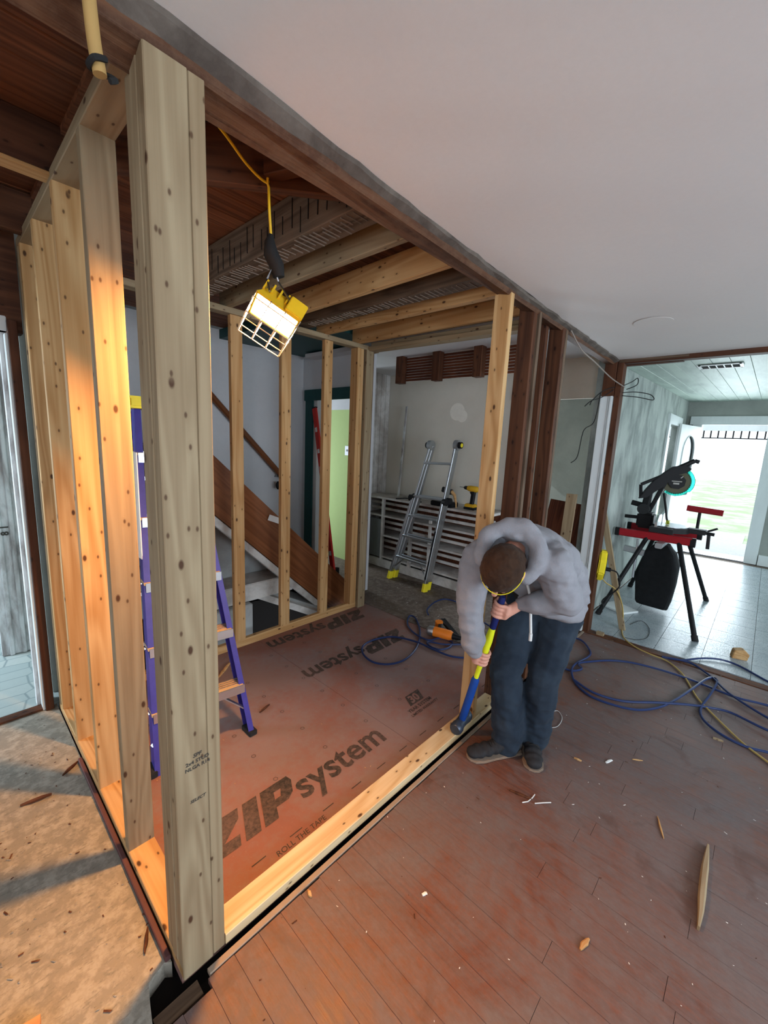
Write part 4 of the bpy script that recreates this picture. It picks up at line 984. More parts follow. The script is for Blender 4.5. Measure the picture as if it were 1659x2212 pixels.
# ------------------------------------------------------------------ miter saw on its stand
ss = thing('saw_stand', (5.0, .65, 0), 'folding tool stand with red rails and black tube legs carrying the saw', 'tool stand')
SZ = .80
legs = (((4.36, 1.05, 0), (4.78, .80, SZ-.02)), ((4.377, .26, 0), (4.78, .54, SZ-.02)), ((5.75, .31, 0), (5.28, .54, SZ-.02)), ((5.60, 1.04, 0), (5.28, .80, SZ-.02)))
for p0, p1 in legs:
    b = MB(); b.cyl(p0, p1, .021, n=14); lg = b.build('leg', BLACKP, ss, smooth=True)
    d = (V(p1)-V(p0)).normalized(); b = MB(); b.cyl(V(p0)-d*0, V(p0)+d*.05, .026, n=14); b.build('rubber_foot', RUBBER, lg, smooth=True)
for xx in (4.78, 5.28):
    b = MB(); b.bar((xx, 1.06, SZ-.01), (xx, .44, SZ-.005), .05, .075, ch=.01); b.build('red_rail', REDP, ss)
    for e in (1.07, .43):
        b = MB(); b.bar((xx, e-.02, SZ-.01), (xx, e+.02, SZ-.01), .056, .082, ch=.012); b.build('end_cap', BLACKP, ss)
b = MB(); b.bar((4.6, .67, SZ-.06), (5.75, .67, SZ-.06), .06, .05, ch=.008); b.build('main_beam', ALUD, ss)
b = MB(); b.bar((5.70, .30, 1.005), (5.70, .62, 1.02), .06, .065, ch=.01); b.build('red_support', REDP, ss)
b = MB(); b.cyl((5.70, .5, SZ-.06), (5.70, .5, 1.0), .015, n=12); b.build('support_post', BLACKP, ss)
b = MB(); b.bar((5.28, .42, SZ+.02), (5.25, .30, SZ+.09), .03, .02, ch=.004); b.bar((5.27, .36, SZ+.04), (5.26, .35, SZ-.13), .03, .03, ch=.006); b.build('clamp_lever', DARKG, ss)
b = MB(); b.bar((4.74, .87, SZ-.05), (4.70, .86, .36), .035, .02, ch=.004); b.bar((4.73, .98, SZ-.16), (4.73, .80, SZ-.18), .04, .06, ch=.006); b.build('hanging_bracket', ALUD, ss)
# dust bag
bg_ = thing('dust_bag', (4.95, .68, .05), 'black cloth dust bag hanging under the saw', 'bag')
b = MB(); rings = []
for z, hw, hd in ((.06, .13, .12), (.10, .15, .14), (.30, .165, .15), (.50, .155, .14), (.62, .12, .11), (.70, .06, .06)):
    rings.append([V((4.95+hd*sx_*(1 if abs(sx_) > .5 else 1), .69+hw*sy_, z))+V((rnd.uniform(-.012, .012), rnd.uniform(-.012, .012), 0)) for sx_, sy_ in ((-1, -.85), (-1, .85), (-.85, 1), (.85, 1), (1, .85), (1, -.85), (.85, -1), (-.85, -1))])
vs = [p for r_ in rings for p in r_]; n = 8
b.add(vs, [[i*n+j, i*n+(j+1) % n, (i+1)*n+(j+1) % n, (i+1)*n+j] for i in range(5) for j in range(n)]+[list(range(n))[::-1], [5*n+j for j in range(n)]])
b.build('sack', BAGM, bg_, bevel=.012, smooth=True)
b = MB(); b.ring((4.95, .69, .695), (0, 0, 1), .045, .07, .03, 20); b.build('collar', RUBBER, bg_)
ms = thing('miter_saw', (5.02, .68, .83), 'black miter saw with a dark blade and glowing teal guard', 'saw')
SX = 5.02; TZ = .835
b = MB(); b.cyl((SX, .66, TZ), (SX, .66, TZ+.055), .17, n=36); b.box((SX-.24, .60, TZ), (SX+.24, .80, TZ+.05)); b.build('base', DARKG, ms, bevel=.004)
b = MB(); b.box((SX-.05, .36, TZ+.01), (SX+.05, .66, TZ+.058)); b.build('table_arm', DARKG, ms, bevel=.008)
b = MB(); b.cyl((SX, .66, TZ+.055), (SX, .66, TZ+.062), .155, n=36); b.build('turntable', ALU, ms)
for xa, xb in ((SX-.25, SX-.03), (SX+.03, SX+.25)):
    b = MB(); b.prism([(0, 0), (xb-xa, 0), (xb-xa, .10 if xa < SX else .05), (xb-xa-.06, .115), (.06, .115), (0, .05 if xa < SX else .10)], (xa, .735, TZ+.055), (1, 0, 0), (0, 0, 1), (0, 1, 0), .02); b.build('fence', ALU, ms)
b = MB(); b.bar((SX, .40, TZ+.03), (SX, .30, TZ+.025), .03, .03, ch=.008); b.build('miter_knob', BLACKP, ms)
b = MB(); b.box((SX-.09, .80, TZ), (SX+.09, .95, TZ+.16)); b.build('rear_housing', BLACKP, ms, bevel=.02)
b = MB(); b.cyl((SX-.10, .90, TZ+.20), (SX+.08, .90, TZ+.20), .055, n=20); b.build('pivot', DARKG, ms, smooth=True)
b = MB(); b.bar((SX-.02, .93, TZ+.10), (SX-.02, 1.07, TZ+.095), .03, .035, ch=.008); b.bar((SX-.04, .93, TZ+.235), (SX-.04, 1.02, TZ+.25), .05, .05, ch=.012); b.build('bevel_knobs', BLACKP, ms)
BC = V((SX-.01, .665, 1.335))
ax = V((-.93, -.30, .05)).normalized()
fwd = V((0, -1, 0)); fwd = (fwd-ax*fwd.dot(ax)).normalized(); upv = fwd.cross(ax); upv = upv if upv.z > 0 else -upv
def sp(a, c, d=0): return BC+fwd*a+upv*c+ax*d
b = MB()                                              # arm with an open handle slot
arm = [(-.06, .145), (.03, .165), (.095, .135), (.06, .095), (-.01, .068), (-.07, .01), (-.10, -.05), (-.17, -.11), (-.24, -.18), (-.31, -.20), (-.26, -.10), (-.20, .00), (-.12, .09)]
b.prism(arm, BC+ax*.01, fwd, upv, ax, .07); b.build('arm', BLACKP, ms, bevel=.006)
b = MB(); b.bar(sp(-.22, -.12, .045), V((SX-.01, .90, TZ+.19)), .07, .075, (1, 0, 0), ch=.015); b.bar(sp(-.10, -.01, .04), V((SX-.01, .86, TZ+.17)), .04, .03, (1, 0, 0), ch=.008); b.build('arm_link', DARKG, ms)
b = MB(); b.bar(sp(-.14, .045, .05), sp(-.305, -.055, .05), .028, .03, ch=.006); b.bar(sp(-.305, -.055, .05), sp(-.29, -.18, .05), .028, .03, ch=.006); b.build('carry_handle', BLACKP, ms)
b = MB(); b.bar(sp(-.02, .13, .04), sp(.11, .215, .04), .04, .042, ch=.012); b.bar(sp(.11, .215, .04), sp(.145, .205, .04), .04, .035, ch=.01); b.build('trigger_handle', BLACKP, ms)
b = MB(); b.cyl(sp(-.02, .02, -.07), sp(-.02, .02, -.25), .06, n=24); b.build('motor', BLACKP, ms, smooth=True)
b = MB(); pts = []
for i in range(80):
    a = 2*math.pi*i/80; r_ = .127 if i % 2 else .120; pts.append((r_*math.cos(a), r_*math.sin(a)))
b.prism(pts, BC-ax*.001, fwd, upv, ax, .0025); bl = b.build('blade', OLIVE, ms)
b = MB(); b.prism([(.075*math.cos(a*math.pi/4+.3), .075*math.sin(a*math.pi/4+.3)) for a in range(8)], BC+ax*.012, fwd, upv, ax, .012); b.build('blade_cover', BLACKP, ms)
b = MB(); b.prism([(-.045, .0), (.04, .0), (.04, .008), (-.045, .008)], BC+ax*.0245, fwd, upv, ax, .0006); b.prism([(-.03, -.026), (.02, -.026), (.02, -.010), (-.03, -.010)], BC+ax*.0245, fwd, upv, ax, .0006); b.prism([(.022, .04), (.028, .036), (.045, .055), (.04, .06)], BC+ax*.0245, fwd, upv, ax, .0006); b.build('maker_plate', plain('pale_print', (.45, .44, .40), .6), ms)
b = MB(); vs = []; n = 44                              # notched guard ring, open toward the back
for i in range(n+1):
    a = math.radians(-128+200*i/n); r0 = .112 if i % 2 else .124; r1_ = .150 if -40 < -128+200*i/n < 60 else .140
    dd = fwd*math.cos(a)+upv*math.sin(a); vs += [BC+dd*r0-ax*.012, BC+dd*r1_-ax*.012, BC+dd*r1_+ax*.012, BC+dd*r0+ax*.012]
fs = [[i*4+j, i*4+(j+1) % 4, (i+1)*4+(j+1) % 4, (i+1)*4+j] for i in range(n) for j in range(4)]+[[0, 1, 2, 3], [n*4+3, n*4+2, n*4+1, n*4]]
b.add(vs, fs); b.build('blade_guard', TEALG, ms)
b = MB(); b.bar(sp(-.10, -.05, .03), sp(-.135, .02, .03), .03, .01, ch=.003); b.build('guard_link', plain('tan_link', (.22, .13, .08), .6), ms)
b = MB(); b.tube([sp(-.09, -.125, .0), V((SX, .72, TZ+.22)), V((SX-.0, .70, TZ+.12)), V((SX, .68, TZ+.07))], .010, 8); b.build('work_light', BLACKP, ms)
b = MB()
for k in range(3): b.box((SX-.03, .67, TZ+.068+k*.014), (SX+.03, .70, TZ+.074+k*.014))
b.build('warning_stripes', LIMEY, ms)
# yellow power box hanging on the leaning stick
yb = thing('power_box', (3.97, .99, .5), 'yellow round power box with a black plug hanging by the old post', 'power box')
c = V((3.955, .972, .605)); ax2 = V((.30, -.92, -.05)).normalized(); x, y, z = frame(ax2)
oc = [(.145*math.cos(a), .115*math.sin(a)) for a in [math.pi/8+i*math.pi/4 for i in range(8)]]
b = MB(); b.prism(oc, c-ax2*.035, z, y, ax2, .06); b.build('shell', YELB, yb, bevel=.012)
b = MB(); b.prism([(p*.82, q*.82) for p, q in oc], c+ax2*.024, z, y, ax2, .006); b.build('socket_face', DARKG, yb)
b = MB(); b.cyl(c+ax2*.03-V((0, 0, .03)), c+ax2*.075-V((0, 0, .03)), .018, n=12); b.build('plug', BLACKP, yb, smooth=True)
b = MB(); b.tube(crom([c+ax2*.075-V((0, 0, .03)), c+ax2*.13-V((0, 0, .05)), c+ax2*.15+V((.03, 0, -.18)), c+V((.12, -.02, -.35)), (4.10, .95, .18), (4.12, .97, .10)], 6), .006, 8); b.build('plug_lead', RUBBER, yb, smooth=True)

# ------------------------------------------------------------------ hoses and cords on the floor
def hose(name, pts, r, mat, label, cat, seed, amp=.006, k=7):
    q = random.Random(seed); n = len(pts); out = []
    for i, p in enumerate(pts):
        z = r+.001+(amp*(1+math.sin(i*1.7+seed))*.5 if len(p) == 2 else p[2])
        out.append((p[0], p[1], z))
    b = MB(); b.tube(crom(out, k), r, 8, 0); return tag(b.build(name, mat, smooth=True), label, cat, None)
HR = .0075
hose('air_hose', [(2.784, 1.596), (2.657, 1.711), (2.602, 1.833), (2.548, 1.779), (2.554, 1.684), (2.658, 1.659), (2.746, 1.704), (2.721, 1.802), (2.615, 1.843), (2.633, 2.004), (2.728, 2.159), (2.863, 2.249), (2.873, 2.186), (2.703, 1.999), (2.459, 1.839), (2.240, 1.775), (2.103, 1.813), (2.043, 1.919), (2.069, 2.048), (2.156, 2.133), (2.301, 2.147), (2.450, 2.078), (2.519, 1.887), (2.521, 1.704), (2.559, 1.537), (2.747, 1.347), (2.896, 1.156), (3.006, 0.940), (3.031, 0.849), (3.109, 0.803), (3.167, 0.845), (3.272, 0.794), (3.408, 0.697), (3.491, 0.575), (3.542, 0.395), (3.562, 0.218), (3.537, 0.049), (3.517, -0.068), (3.561, -0.217), (3.578, -0.433), (3.300, -0.491), (3.026, -0.369), (2.973, -0.220), (2.943, -0.124), (2.963, -0.015), (3.038, 0.068), (3.145, 0.100), (3.256, 0.097), (3.433, 0.074), (3.652, 0.056), (3.725, 0.075), (3.654, 0.117), (3.402, 0.175), (3.142, 0.244), (2.992, 0.301), (2.862, 0.385), (2.799, 0.501), (2.796, 0.650), (2.883, 0.770), (3.018, 0.844), (3.151, 0.859), (3.345, 0.829), (3.453, 0.848), (3.589, 0.956), (3.581, 1.076), (3.520, 1.188)], HR, BLUEH, 'dark blue air hose looping from the nail gun past the man across the floor', 'hose', 1)
hose('air_hose', [(2.900, 0.785), (2.852, 0.647), (2.894, 0.484), (3.038, 0.309), (3.159, 0.169), (3.242, 0.064), (3.275, -0.043), (3.210, -0.219), (3.268, -0.360), (3.364, -0.343), (3.377, -0.218), (3.520, -0.029), (3.693, 0.072), (3.767, 0.127), (3.841, 0.226), (3.824, 0.325), (3.799, 0.405)], HR, BLUEH, 'dark blue hose ending in a coupling by the floor strip', 'hose', 2, .010)
hose('air_hose', [(3.800, 0.414), (3.850, 0.302), (4.014, 0.180), (4.097, 0.076), (4.101, -0.040), (3.968, -0.214), (3.865, -0.381)], HR, BLUEH, 'blue hose strand nearest the tiled floor at the right edge', 'hose', 3)
hose('air_hose', [(3.031, 2.156), (3.130, 2.242), (3.335, 2.297), (3.490, 2.262), (3.492, 2.066), (3.310, 1.775), (3.194, 1.503)], HR, BLUEH, 'blue hose arc on the kitchen floor behind the nail gun', 'hose', 4)
b = MB(); b.tube(crom([(3.965, .965, .49), (4.0, .93, .44), (4.05, .85, .38), (4.10, .80, .25), (4.12, .78, .12)]+[(x_, y_, .008) for x_, y_ in [(4.268, 0.811), (3.969, 0.729), (3.830, 0.609), (3.781, 0.490), (3.749, 0.366), (3.624, 0.260), (3.495, 0.202), (3.338, 0.142), (3.217, 0.069), (3.060, -0.042), (2.958, -0.124), (2.873, -0.221), (2.766, -0.326)]], 6), .0055, 8)
tag(b.build('extension_cord', plain('tan_yellow_cord', (.42, .30, .10), .55), smooth=True), 'tan yellow extension cord running from the yellow box to the right edge', 'cord')
b = MB(); b.tube(crom([(*p, .004) for p in [(4.316, 0.755), (4.504, 0.698), (4.366, 0.606), (4.126, 0.576), (4.000, 0.632), (3.971, 0.715)]], 6), .002, 5)
tag(b.build('thin_wire', RUBBER, smooth=True), 'thin dark wire curl on the tiled floor by the stick', 'wire')
b = MB(); b.tube(crom([(*p, .004) for p in [(2.438, 0.768), (2.484, 0.743), (2.435, 0.699), (2.339, 0.689), (2.286, 0.722), (2.284, 0.740)]], 6), .0015, 5)
tag(b.build('string', WHITECORD, smooth=True), 'pale string curl on the floor right of the jeans', 'string')

# ------------------------------------------------------------------ scraps on the floors
def chunk(name, p0, p1, w_, h, mat, label, cat, taper=.4, group=None):
    p0, p1 = V((*p0, h/2+.001)), V((*p1, h/2+.001)); x, y, z = frame(p1-p0); b = MB(); n = 6; pts = []; q = random.Random(label)
    path = []; pr = [(-1, -1), (1, -1), (1, .4), (.5, 1), (-.6, 1), (-1, .5)]
    for i in range(n+1):
        t = i/n; s = min(1, .25+3*min(t, 1-t)*(1-taper)+taper*.3) ; c = p0.lerp(p1, t)+y*q.uniform(-.1, .1)*w_
        path += [c+y*a*w_/2*s+z*(e*h/2*(s if e > 0 else 1)) for a, e in pr]
    m = len(pr); b.add(path, [[i*m+j, i*m+(j+1) % m, (i+1)*m+(j+1) % m, (i+1)*m+j] for i in range(n) for j in range(m)]+[list(range(m))[::-1], [n*m+j for j in range(m)]])
    return tag(b.build(name, mat), label, cat, group)
chunk('wood_splinter', (2.035, -0.038), (1.629, -0.051), .024, .026, OLDG and PINEW, 'long pale pointed wood splinter lying on the hardwood at the right', 'splinter', .2)
chunk('wood_splinter', (1.140, 2.472), (1.297, 2.603), .018, .014, PINE, 'orange wood sliver on the red sheathing behind the stepladder', 'splinter')
chunk('wood_splinter', (1.158, 1.978), (1.239, 2.003), .012, .010, OLDW, 'brown sliver by the stepladder foot', 'splinter')
chunk('wood_splinter', (0.110, 2.120), (0.214, 2.104), .016, .012, OLDW, 'dark lath splinter on the left subfloor', 'splinter')
chunk('wood_splinter', (0.267, 2.195), (0.335, 2.246), .012, .012, OLDW, 'dark splinter beside the foot of the left stud wall', 'splinter')
chunk('wood_splinter', (2.053, 0.141), (1.947, 0.101), .007, .006, PINE, 'thin pale sliver in the middle of the hardwood floor', 'splinter')
chunk('wood_splinter', (1.704, 0.680), (1.730, 0.582), .014, .008, OLDW, 'dark chip near the right shoe', 'chip')
chunk('wood_splinter', (1.280, 0.224), (1.332, 0.211), .016, .008, PINE, 'small tan chip low in the middle of the hardwood', 'chip')
chunk('wood_splinter', (0.767, 0.990), (0.761, 0.963), .012, .01, PINE, 'small chip at the hardwood edge under the plate', 'chip')
chunk('wood_splinter', (0.332, 1.265), (0.300, 1.197), .010, .010, OLDW, 'brown splinter by the broken hole', 'splinter')
chunk('plaster_chip', (2.236, 0.404), (2.279, 0.384), .018, .006, WHITEP, 'white plaster chip right of the man', 'chip', .8)
chunk('plaster_chip', (2.149, 0.533), (2.153, 0.497), .014, .008, PINE, 'tan chip beside the white plaster chip', 'chip', .8)
chunk('plaster_chip', (2.367, 0.309), (2.396, 0.267), .008, .005, PINE, 'pale narrow sliver right of the white chip', 'chip', .6)
chunk('plaster_chip', (1.047, 0.690), (1.064, 0.682), .016, .005, WHITEP, 'white chip alone on the reddish boards', 'chip', .9)
chunk('wood_offcut', (2.904, 0.015), (2.909, -0.031), .02, .012, PINEW, 'pale offcut inside the hose loops', 'offcut', .9)
bk = MB(); c = V((*(4.256, -0.042), .0)); bk.prism([(-.05, 0), (.05, 0), (.06, .05), (.02, .085), (-.04, .07)], c, (.3, -.95, 0), (0, 0, 1), (.95, .3, 0), .06)
tag(bk.build('wood_block', PINE, bevel=.004), 'chunky wood block on the tiled floor at the right edge', 'block')
bk = MB(); c = V((*(3.858, 0.886), 0)); bk.box(tuple(c-V((.02, .03, 0))), tuple(c+V((.02, .03, .03)))); tag(bk.build('wood_block', PINEW, bevel=.003), 'little wood block at the foot of the old post', 'block')
tag(board('white_board', (4.75, 1.06, .012), (4.62, .82, .012), .22, .02, TRIMW), 'white painted board lying on the tiled floor by the wall', 'board')
tag(board('plywood_offcut', (-.20, 1.22, .014), (.045, 1.175, .014), .12, .026, wood('orange_ply', (.55, .27, .12), (.42, .19, .08), knot=False)), 'orange wood offcut at the lower left edge', 'offcut')
for i, pts in enumerate(([(1.682, 0.605), (1.706, 0.589), (1.741, 0.583), (1.767, 0.583)], [(1.719, 0.562), (1.748, 0.538), (1.778, 0.511)])):
    b = MB(); b.tube([(*p, .004) for p in pts], .0025, 6); tag(b.build('white_sliver', WHITECORD), ('bent white sliver in front of the shoes', 'straight white sliver in front of the shoes')[i], 'sliver')
# fine debris nobody could count
def litter(name, n, x0, x1, y0, y1, mat, label, seed, smin=.002, smax=.008, z=.0005):
    q = random.Random(seed); b = MB()
    for i in range(n):
        x_, y_ = q.uniform(x0, x1), q.uniform(y0, y1); s = q.uniform(smin, smax); a = q.uniform(0, 3.14); l = q.choice((1, 1, 1, 1.3, 2.2))
        ex, ey = V((math.cos(a), math.sin(a), 0))*s*l, V((-math.sin(a), math.cos(a), 0))*s*.6; c = V((x_, y_, z)); h = V((0, 0, s*.4))
        b.add([c-ex-ey, c+ex-ey*.6, c+ex*.8+ey, c-ex*.7+ey*.7, c+h], [(0, 1, 4), (1, 2, 4), (2, 3, 4), (3, 0, 4)])
    return tag(b.build(name, mat, origin=(0, 0, 0)), label, 'debris', None, 'stuff')
litter('dust_crumbs', 260, -.5, .34, 1.1, 2.8, CONC, 'pale plaster crumbs over the left subfloor', 1, .0012, .005)
litter('wood_crumbs', 120, -.5, .34, 1.1, 2.8, OLDW, 'dark wood crumbs over the left subfloor', 2, .002, .006)
litter('dust_crumbs', 230, .45, 3.8, -1.2, 1.0, CONCP, 'pale crumbs scattered over the hardwood', 3, .001, .0035)
litter('wood_crumbs', 110, .45, 3.8, -1.2, 1.0, OLDW, 'dark crumbs scattered over the hardwood', 4, .001, .005)
litter('dust_crumbs', 110, .5, 2.75, 1.15, 2.7, PINE, 'wood chips sprinkled on the red sheathing', 5, .001, .004)
litter('dust_crumbs', 160, 2.78, 3.7, 1.2, 2.9, CONCP, 'white crumbs on the kitchen floor', 6, .001, .005)
litter('rubble', 160, 3.82, 3.92, -.6, 1.05, OLDG, 'rubble along the strip between the floors', 7, .003, .011)
b = MB(); b.box((.268, .985, -.03), (.39, 1.03, -.012)); struct(b.build('trim_hole_lath', OLDG), 'broken lath inside the hole by the corner post')

# ------------------------------------------------------------------ the man
def ico(bm, M_):
    bmesh.ops.create_icosphere(bm, subdivisions=2, radius=1, matrix=M_)
def blob(bm, c, r, ax=None):
    """ellipsoid; r scalar or three radii along the axes ax"""
    r = (r, r, r) if isinstance(r, (int, float)) else r
    R = Matrix.Identity(3) if ax is None else Matrix([V(a) for a in ax]).transposed()
    S = Matrix.Diagonal(r); m = (R @ S).to_4x4(); m.translation = V(c); ico(bm, m)
def limb(bm, pts, step=.012):
    for (p0, r0), (p1, r1) in zip(pts, pts[1:]):
        p0, p1 = V(p0), V(p1); n = max(2, int((p1-p0).length/step))
        for i in range(n+1): blob(bm, p0.lerp(p1, i/n), lerp(r0, r1, i/n))
def skinned(name, bm, voxel, mat, parent=None, smooth=4, warp=None):
    me = bpy.data.meshes.new(name); bm.to_mesh(me); bm.free()
    o = bpy.data.objects.new(name, me); col.objects.link(o)
    m = o.modifiers.new('r', 'REMESH'); m.mode = 'VOXEL'; m.voxel_size = voxel; m.use_smooth_shade = True
    if smooth: s_ = o.modifiers.new('s', 'SMOOTH'); s_.factor = .5; s_.iterations = smooth
    dg = bpy.context.evaluated_depsgraph_get(); dg.update()
    me2 = bpy.data.meshes.new_from_object(o.evaluated_get(dg)); me2.name = name
    bpy.data.objects.remove(o)
    if warp:
        nn = [v.normal.copy() for v in me2.vertices]
        for v, n_ in zip(me2.vertices, nn): v.co = v.co+n_*warp(v.co, n_)
    org = wloc(parent) if parent is not None else V((1.97, .78, 0))
    for v in me2.vertices: v.co = v.co-org
    me2.materials.clear(); me2.materials.append(mat)
    me2.polygons.foreach_set('use_smooth', [True]*len(me2.polygons))
    q = bpy.data.objects.new(name, me2); col.objects.link(q)
    if parent is not None: q.parent = parent
    else: q.location = org
    return q
# joints
RA, LA = V((1.945, .815, .085)), V((2.075, .725, .085))
RK, LK = V((1.95, .865, .44)), V((2.055, .705, .45))
RH, LH = V((2.09, .855, .83)), V((2.12, .665, .84))
PEL = V((2.12, .76, .86)); MID = V((2.07, .765, 1.0)); CH = V((1.90, .78, 1.115)); NK = V((1.735, .785, 1.135))
RS, LS = V((1.735, .955, 1.085)), V((1.765, .62, 1.10))
HC = V((1.585, .762, 1.095))
RE, RW = V((1.655, .945, .85)), V((1.683, .915, .635))
LE, LWr = V((1.87, .585, .93)), V((1.83, .775, .865))
# sledgehammer axis
HB, HT = V((1.862, 1.052, .082)), V((1.775, .842, .885)); hx = (HT-HB).normalized()
GR, GL = HB.lerp(HT, .60), HB.lerp(HT, .935)          # where the right and left hands hold
GR = HB.lerp(HT, .57)
hcr = V((-.85, -.28, .22)).normalized()                # crown direction
hfa = V((-.25, -.10, -.97)); hfa = (hfa-hcr*hfa.dot(hcr)).normalized(); hsd = hcr.cross(hfa)
ro_ = math.radians(-14); hfa, hsd = hfa*math.cos(ro_)+hsd*math.sin(ro_), hsd*math.cos(ro_)-hfa*math.sin(ro_)
bm = bmesh.new()
limb(bm, [(RA-V((0, 0, .03)), .036), (RK, .05), (RH, .075), (PEL, .09)], .03)
limb(bm, [(LA-V((0, 0, .03)), .036), (LK, .05), (LH, .075), (PEL, .09)], .03)
limb(bm, [(PEL, .10), (MID, .10), (CH, .10), (NK, .062)], .03)
limb(bm, [(NK, .062), (HC-hcr*.05, .056)])
limb(bm, [(CH+V((-.08, .06, 0)), .07), (RS, .05), (RE, .040), (RW, .028)], .02)
limb(bm, [(CH+V((-.08, -.06, 0)), .07), (LS, .05), (LE, .040), (LWr, .028)], .02)
HX = (hsd, hfa, hcr)
blob(bm, HC+hcr*.02, (.077, .096, .088), HX); blob(bm, HC-hcr*.05+hfa*.035, (.062, .062, .075), HX)
blob(bm, HC-hcr*.105+hfa*.065, (.032, .03, .028), HX)  # chin
limb(bm, [(HC+hfa*.09-hcr*.01, .012), (HC+hfa*.118-hcr*.045, .014)], .006)      # nose
for s_ in (-1, 1):
    blob(bm, HC+hfa*.088+hsd*s_*.032-hcr*.012, (.014, .010, .010), HX)         # brow/eye
    blob(bm, HC+hsd*s_*.083-hcr*.022, (.011, .024, .033), HX)                  # ear
    blob(bm, HC+hfa*.082+hsd*s_*.022-hcr*.078, (.02, .012, .008), HX)          # lips
def grip(bm, c, wrist, away, flip):
    """a hand closed on the haft at c: four fingers curl round it, thumb opposite"""
    e1 = (away-hx*away.dot(hx)).normalized(); e2 = hx.cross(e1)*flip; R = .027
    pc = c+e1*.040
    limb(bm, [(wrist, .027), (wrist.lerp(pc, .5), .027), (pc+e1*.004, .024)], .008)
    blob(bm, pc, (.020, .030, .044), (e1, e2, hx))
    for k in range(4):
        o_ = hx*(.033-.0215*k); ln = (.92, 1.0, .97, .85)[k]; pts = []
        for j in range(8):
            a = math.radians(35+(205*ln)*j/7); pts.append((c+o_+(e1*math.cos(a)+e2*math.sin(a))*R, lerp(.0098, .0078, j/7)))
        limb(bm, [(pc+o_*.9+e2*.012, .011)]+pts, .005)
    pts = []
    for j in range(6):
        a = math.radians(-25-110*j/5); pts.append((c+hx*(.018+.012*j/5*2)+(e1*math.cos(a)+e2*math.sin(a))*R*1.02, lerp(.0125, .0088, j/5)))
    limb(bm, [(pc-e2*.012+hx*.008, .014)]+pts, .005)
grip(bm, GR, RW, V((-.35, .30, .1)), 1)
grip(bm, GL, LWr, V((.25, -.9, -.1)), -1)
man = skinned('person', bm, .0045, SKIN, None, 3)
tag(man, 'man in grey hoodie and dark jeans bent over, hammering at the foot of the stud', 'person')
# hoodie
def folds(p, n_):
    a = noise.noise(V((p.x*7, p.y*7, p.z*16)))*.013+noise.noise(V((p.x*26, p.y*20, p.z*34)))*.006
    return a
bm = bmesh.new()
def torso(c, ax, w_, d_): 
    x = V(ax).normalized(); y = V((0, 1, 0)); y = (y-x*y.dot(x)).normalized(); z = x.cross(y)
    blob(bm, c, (.055, w_, d_), (x, y, z))
sp_ = [(V((2.095, .748, .80)), .185, .150), (V((2.105, .745, .86)), .205, .165), (V((2.09, .75, .95)), .200, .160), (V((2.03, .762, 1.04)), .195, .15), (V((1.93, .778, 1.10)), .200, .14), (V((1.83, .785, 1.115)), .195, .125), (V((1.755, .785, 1.125)), .150, .105)]
for i in range(len(sp_)-1):
    a, b_ = sp_[i], sp_[i+1]
    for k in range(5):
        t = k/5; torso(a[0].lerp(b_[0], t), b_[0]-a[0], lerp(a[1], b_[1], t), lerp(a[2], b_[2], t))
limb(bm, [(CH+V((-.10, .10, 0)), .10), (RS, .082), (RS.lerp(RE, .5)+V((-.01, .005, 0)), .074), (RE, .068), (RE.lerp(RW, .55), .062), (RE.lerp(RW, .86), .055), (RE.lerp(RW, .90), .040), (RE.lerp(RW, 1.02), .038)], .015)
limb(bm, [(CH+V((-.06, -.10, 0)), .10), (LS, .085), (LS.lerp(LE, .5), .080), (LE, .072), (LE.lerp(LWr, .6), .058), (LE.lerp(LWr, .85), .045), (LE.lerp(LWr, .98), .036)], .015)
for i in range(31):                                     # hood bunched round the neck
    a = math.radians(-35+250*i/30); d = hsd*math.cos(a)-hfa*math.sin(a)*1.0
    t = abs(i-15)/15
    blob(bm, NK+V((-.066, -.010, .004))+d*(.128-.012*t)-hcr*(.012-.04*t), .045-.012*t)
for k in range(5): blob(bm, V((1.86-.03*k, .785, 1.20+.006*k)), (.08, .13-.01*k, .035))
hoodie = skinned('hoodie', bm, .008, HOOD, man, 5, folds)
b = MB(); p0 = V((1.86, .70, .845)); 
b = MB(); b.tube(crom([(1.80, .745, 1.0), (1.845, .735, .90), (1.85, .725, .80), (1.845, .715, .735)], 5), .0065, 8); b.tube([(1.845, .715, .735), (1.844, .714, .70)], .0085, 8); b.build('drawstring', WHITECORD, man, smooth=True)
# jeans
bm = bmesh.new()
jf = lambda p, n_: noise.noise(V((p.x*9, p.y*9, p.z*15)))*.008+noise.noise(V((p.x*22, p.y*22, p.z*40)))*(.004 if p.z > .3 else .009)
limb(bm, [(PEL+V((-.01, .045, -.02)), .135), (RH+V((-.015, .0, -.08)), .108), (RH.lerp(RK, .5), .098), (RK, .086), (RK.lerp(RA, .5), .084), (RA+V((0, 0, .03)), .085), (RA+V((-.005, .005, -.028)), .080)], .018)
limb(bm, [(PEL+V((0, -.045, -.02)), .135), (LH+V((-.005, .01, -.08)), .108), (LH.lerp(LK, .5), .098), (LK, .086), (LK.lerp(LA, .5), .084), (LA+V((0, 0, .03)), .085), (LA+V((-.005, 0, -.02)), .080)], .018)
blob(bm, PEL+V((0, 0, .01)), (.135, .178, .06))
jeans = skinned('jeans', bm, .008, DENIM, man, 4, jf)
b = MB(); b.ring(PEL+V((-.004, 0, -.025)), (0, 0, 1), .150, .156, .036, 40)
for k, p in enumerate(b.v): b.v[k] = V((p.x, PEL.y+(p.y-PEL.y)*1.22, p.z))
b.build('belt', BLACKP, man, smooth=True)
bc = V((1.963, .815, .835)); b = MB(); b.ball(bc, .022, 14, 0, (.35, 1.2, .9)); b.build('buckle', GOLDT, man, smooth=True)
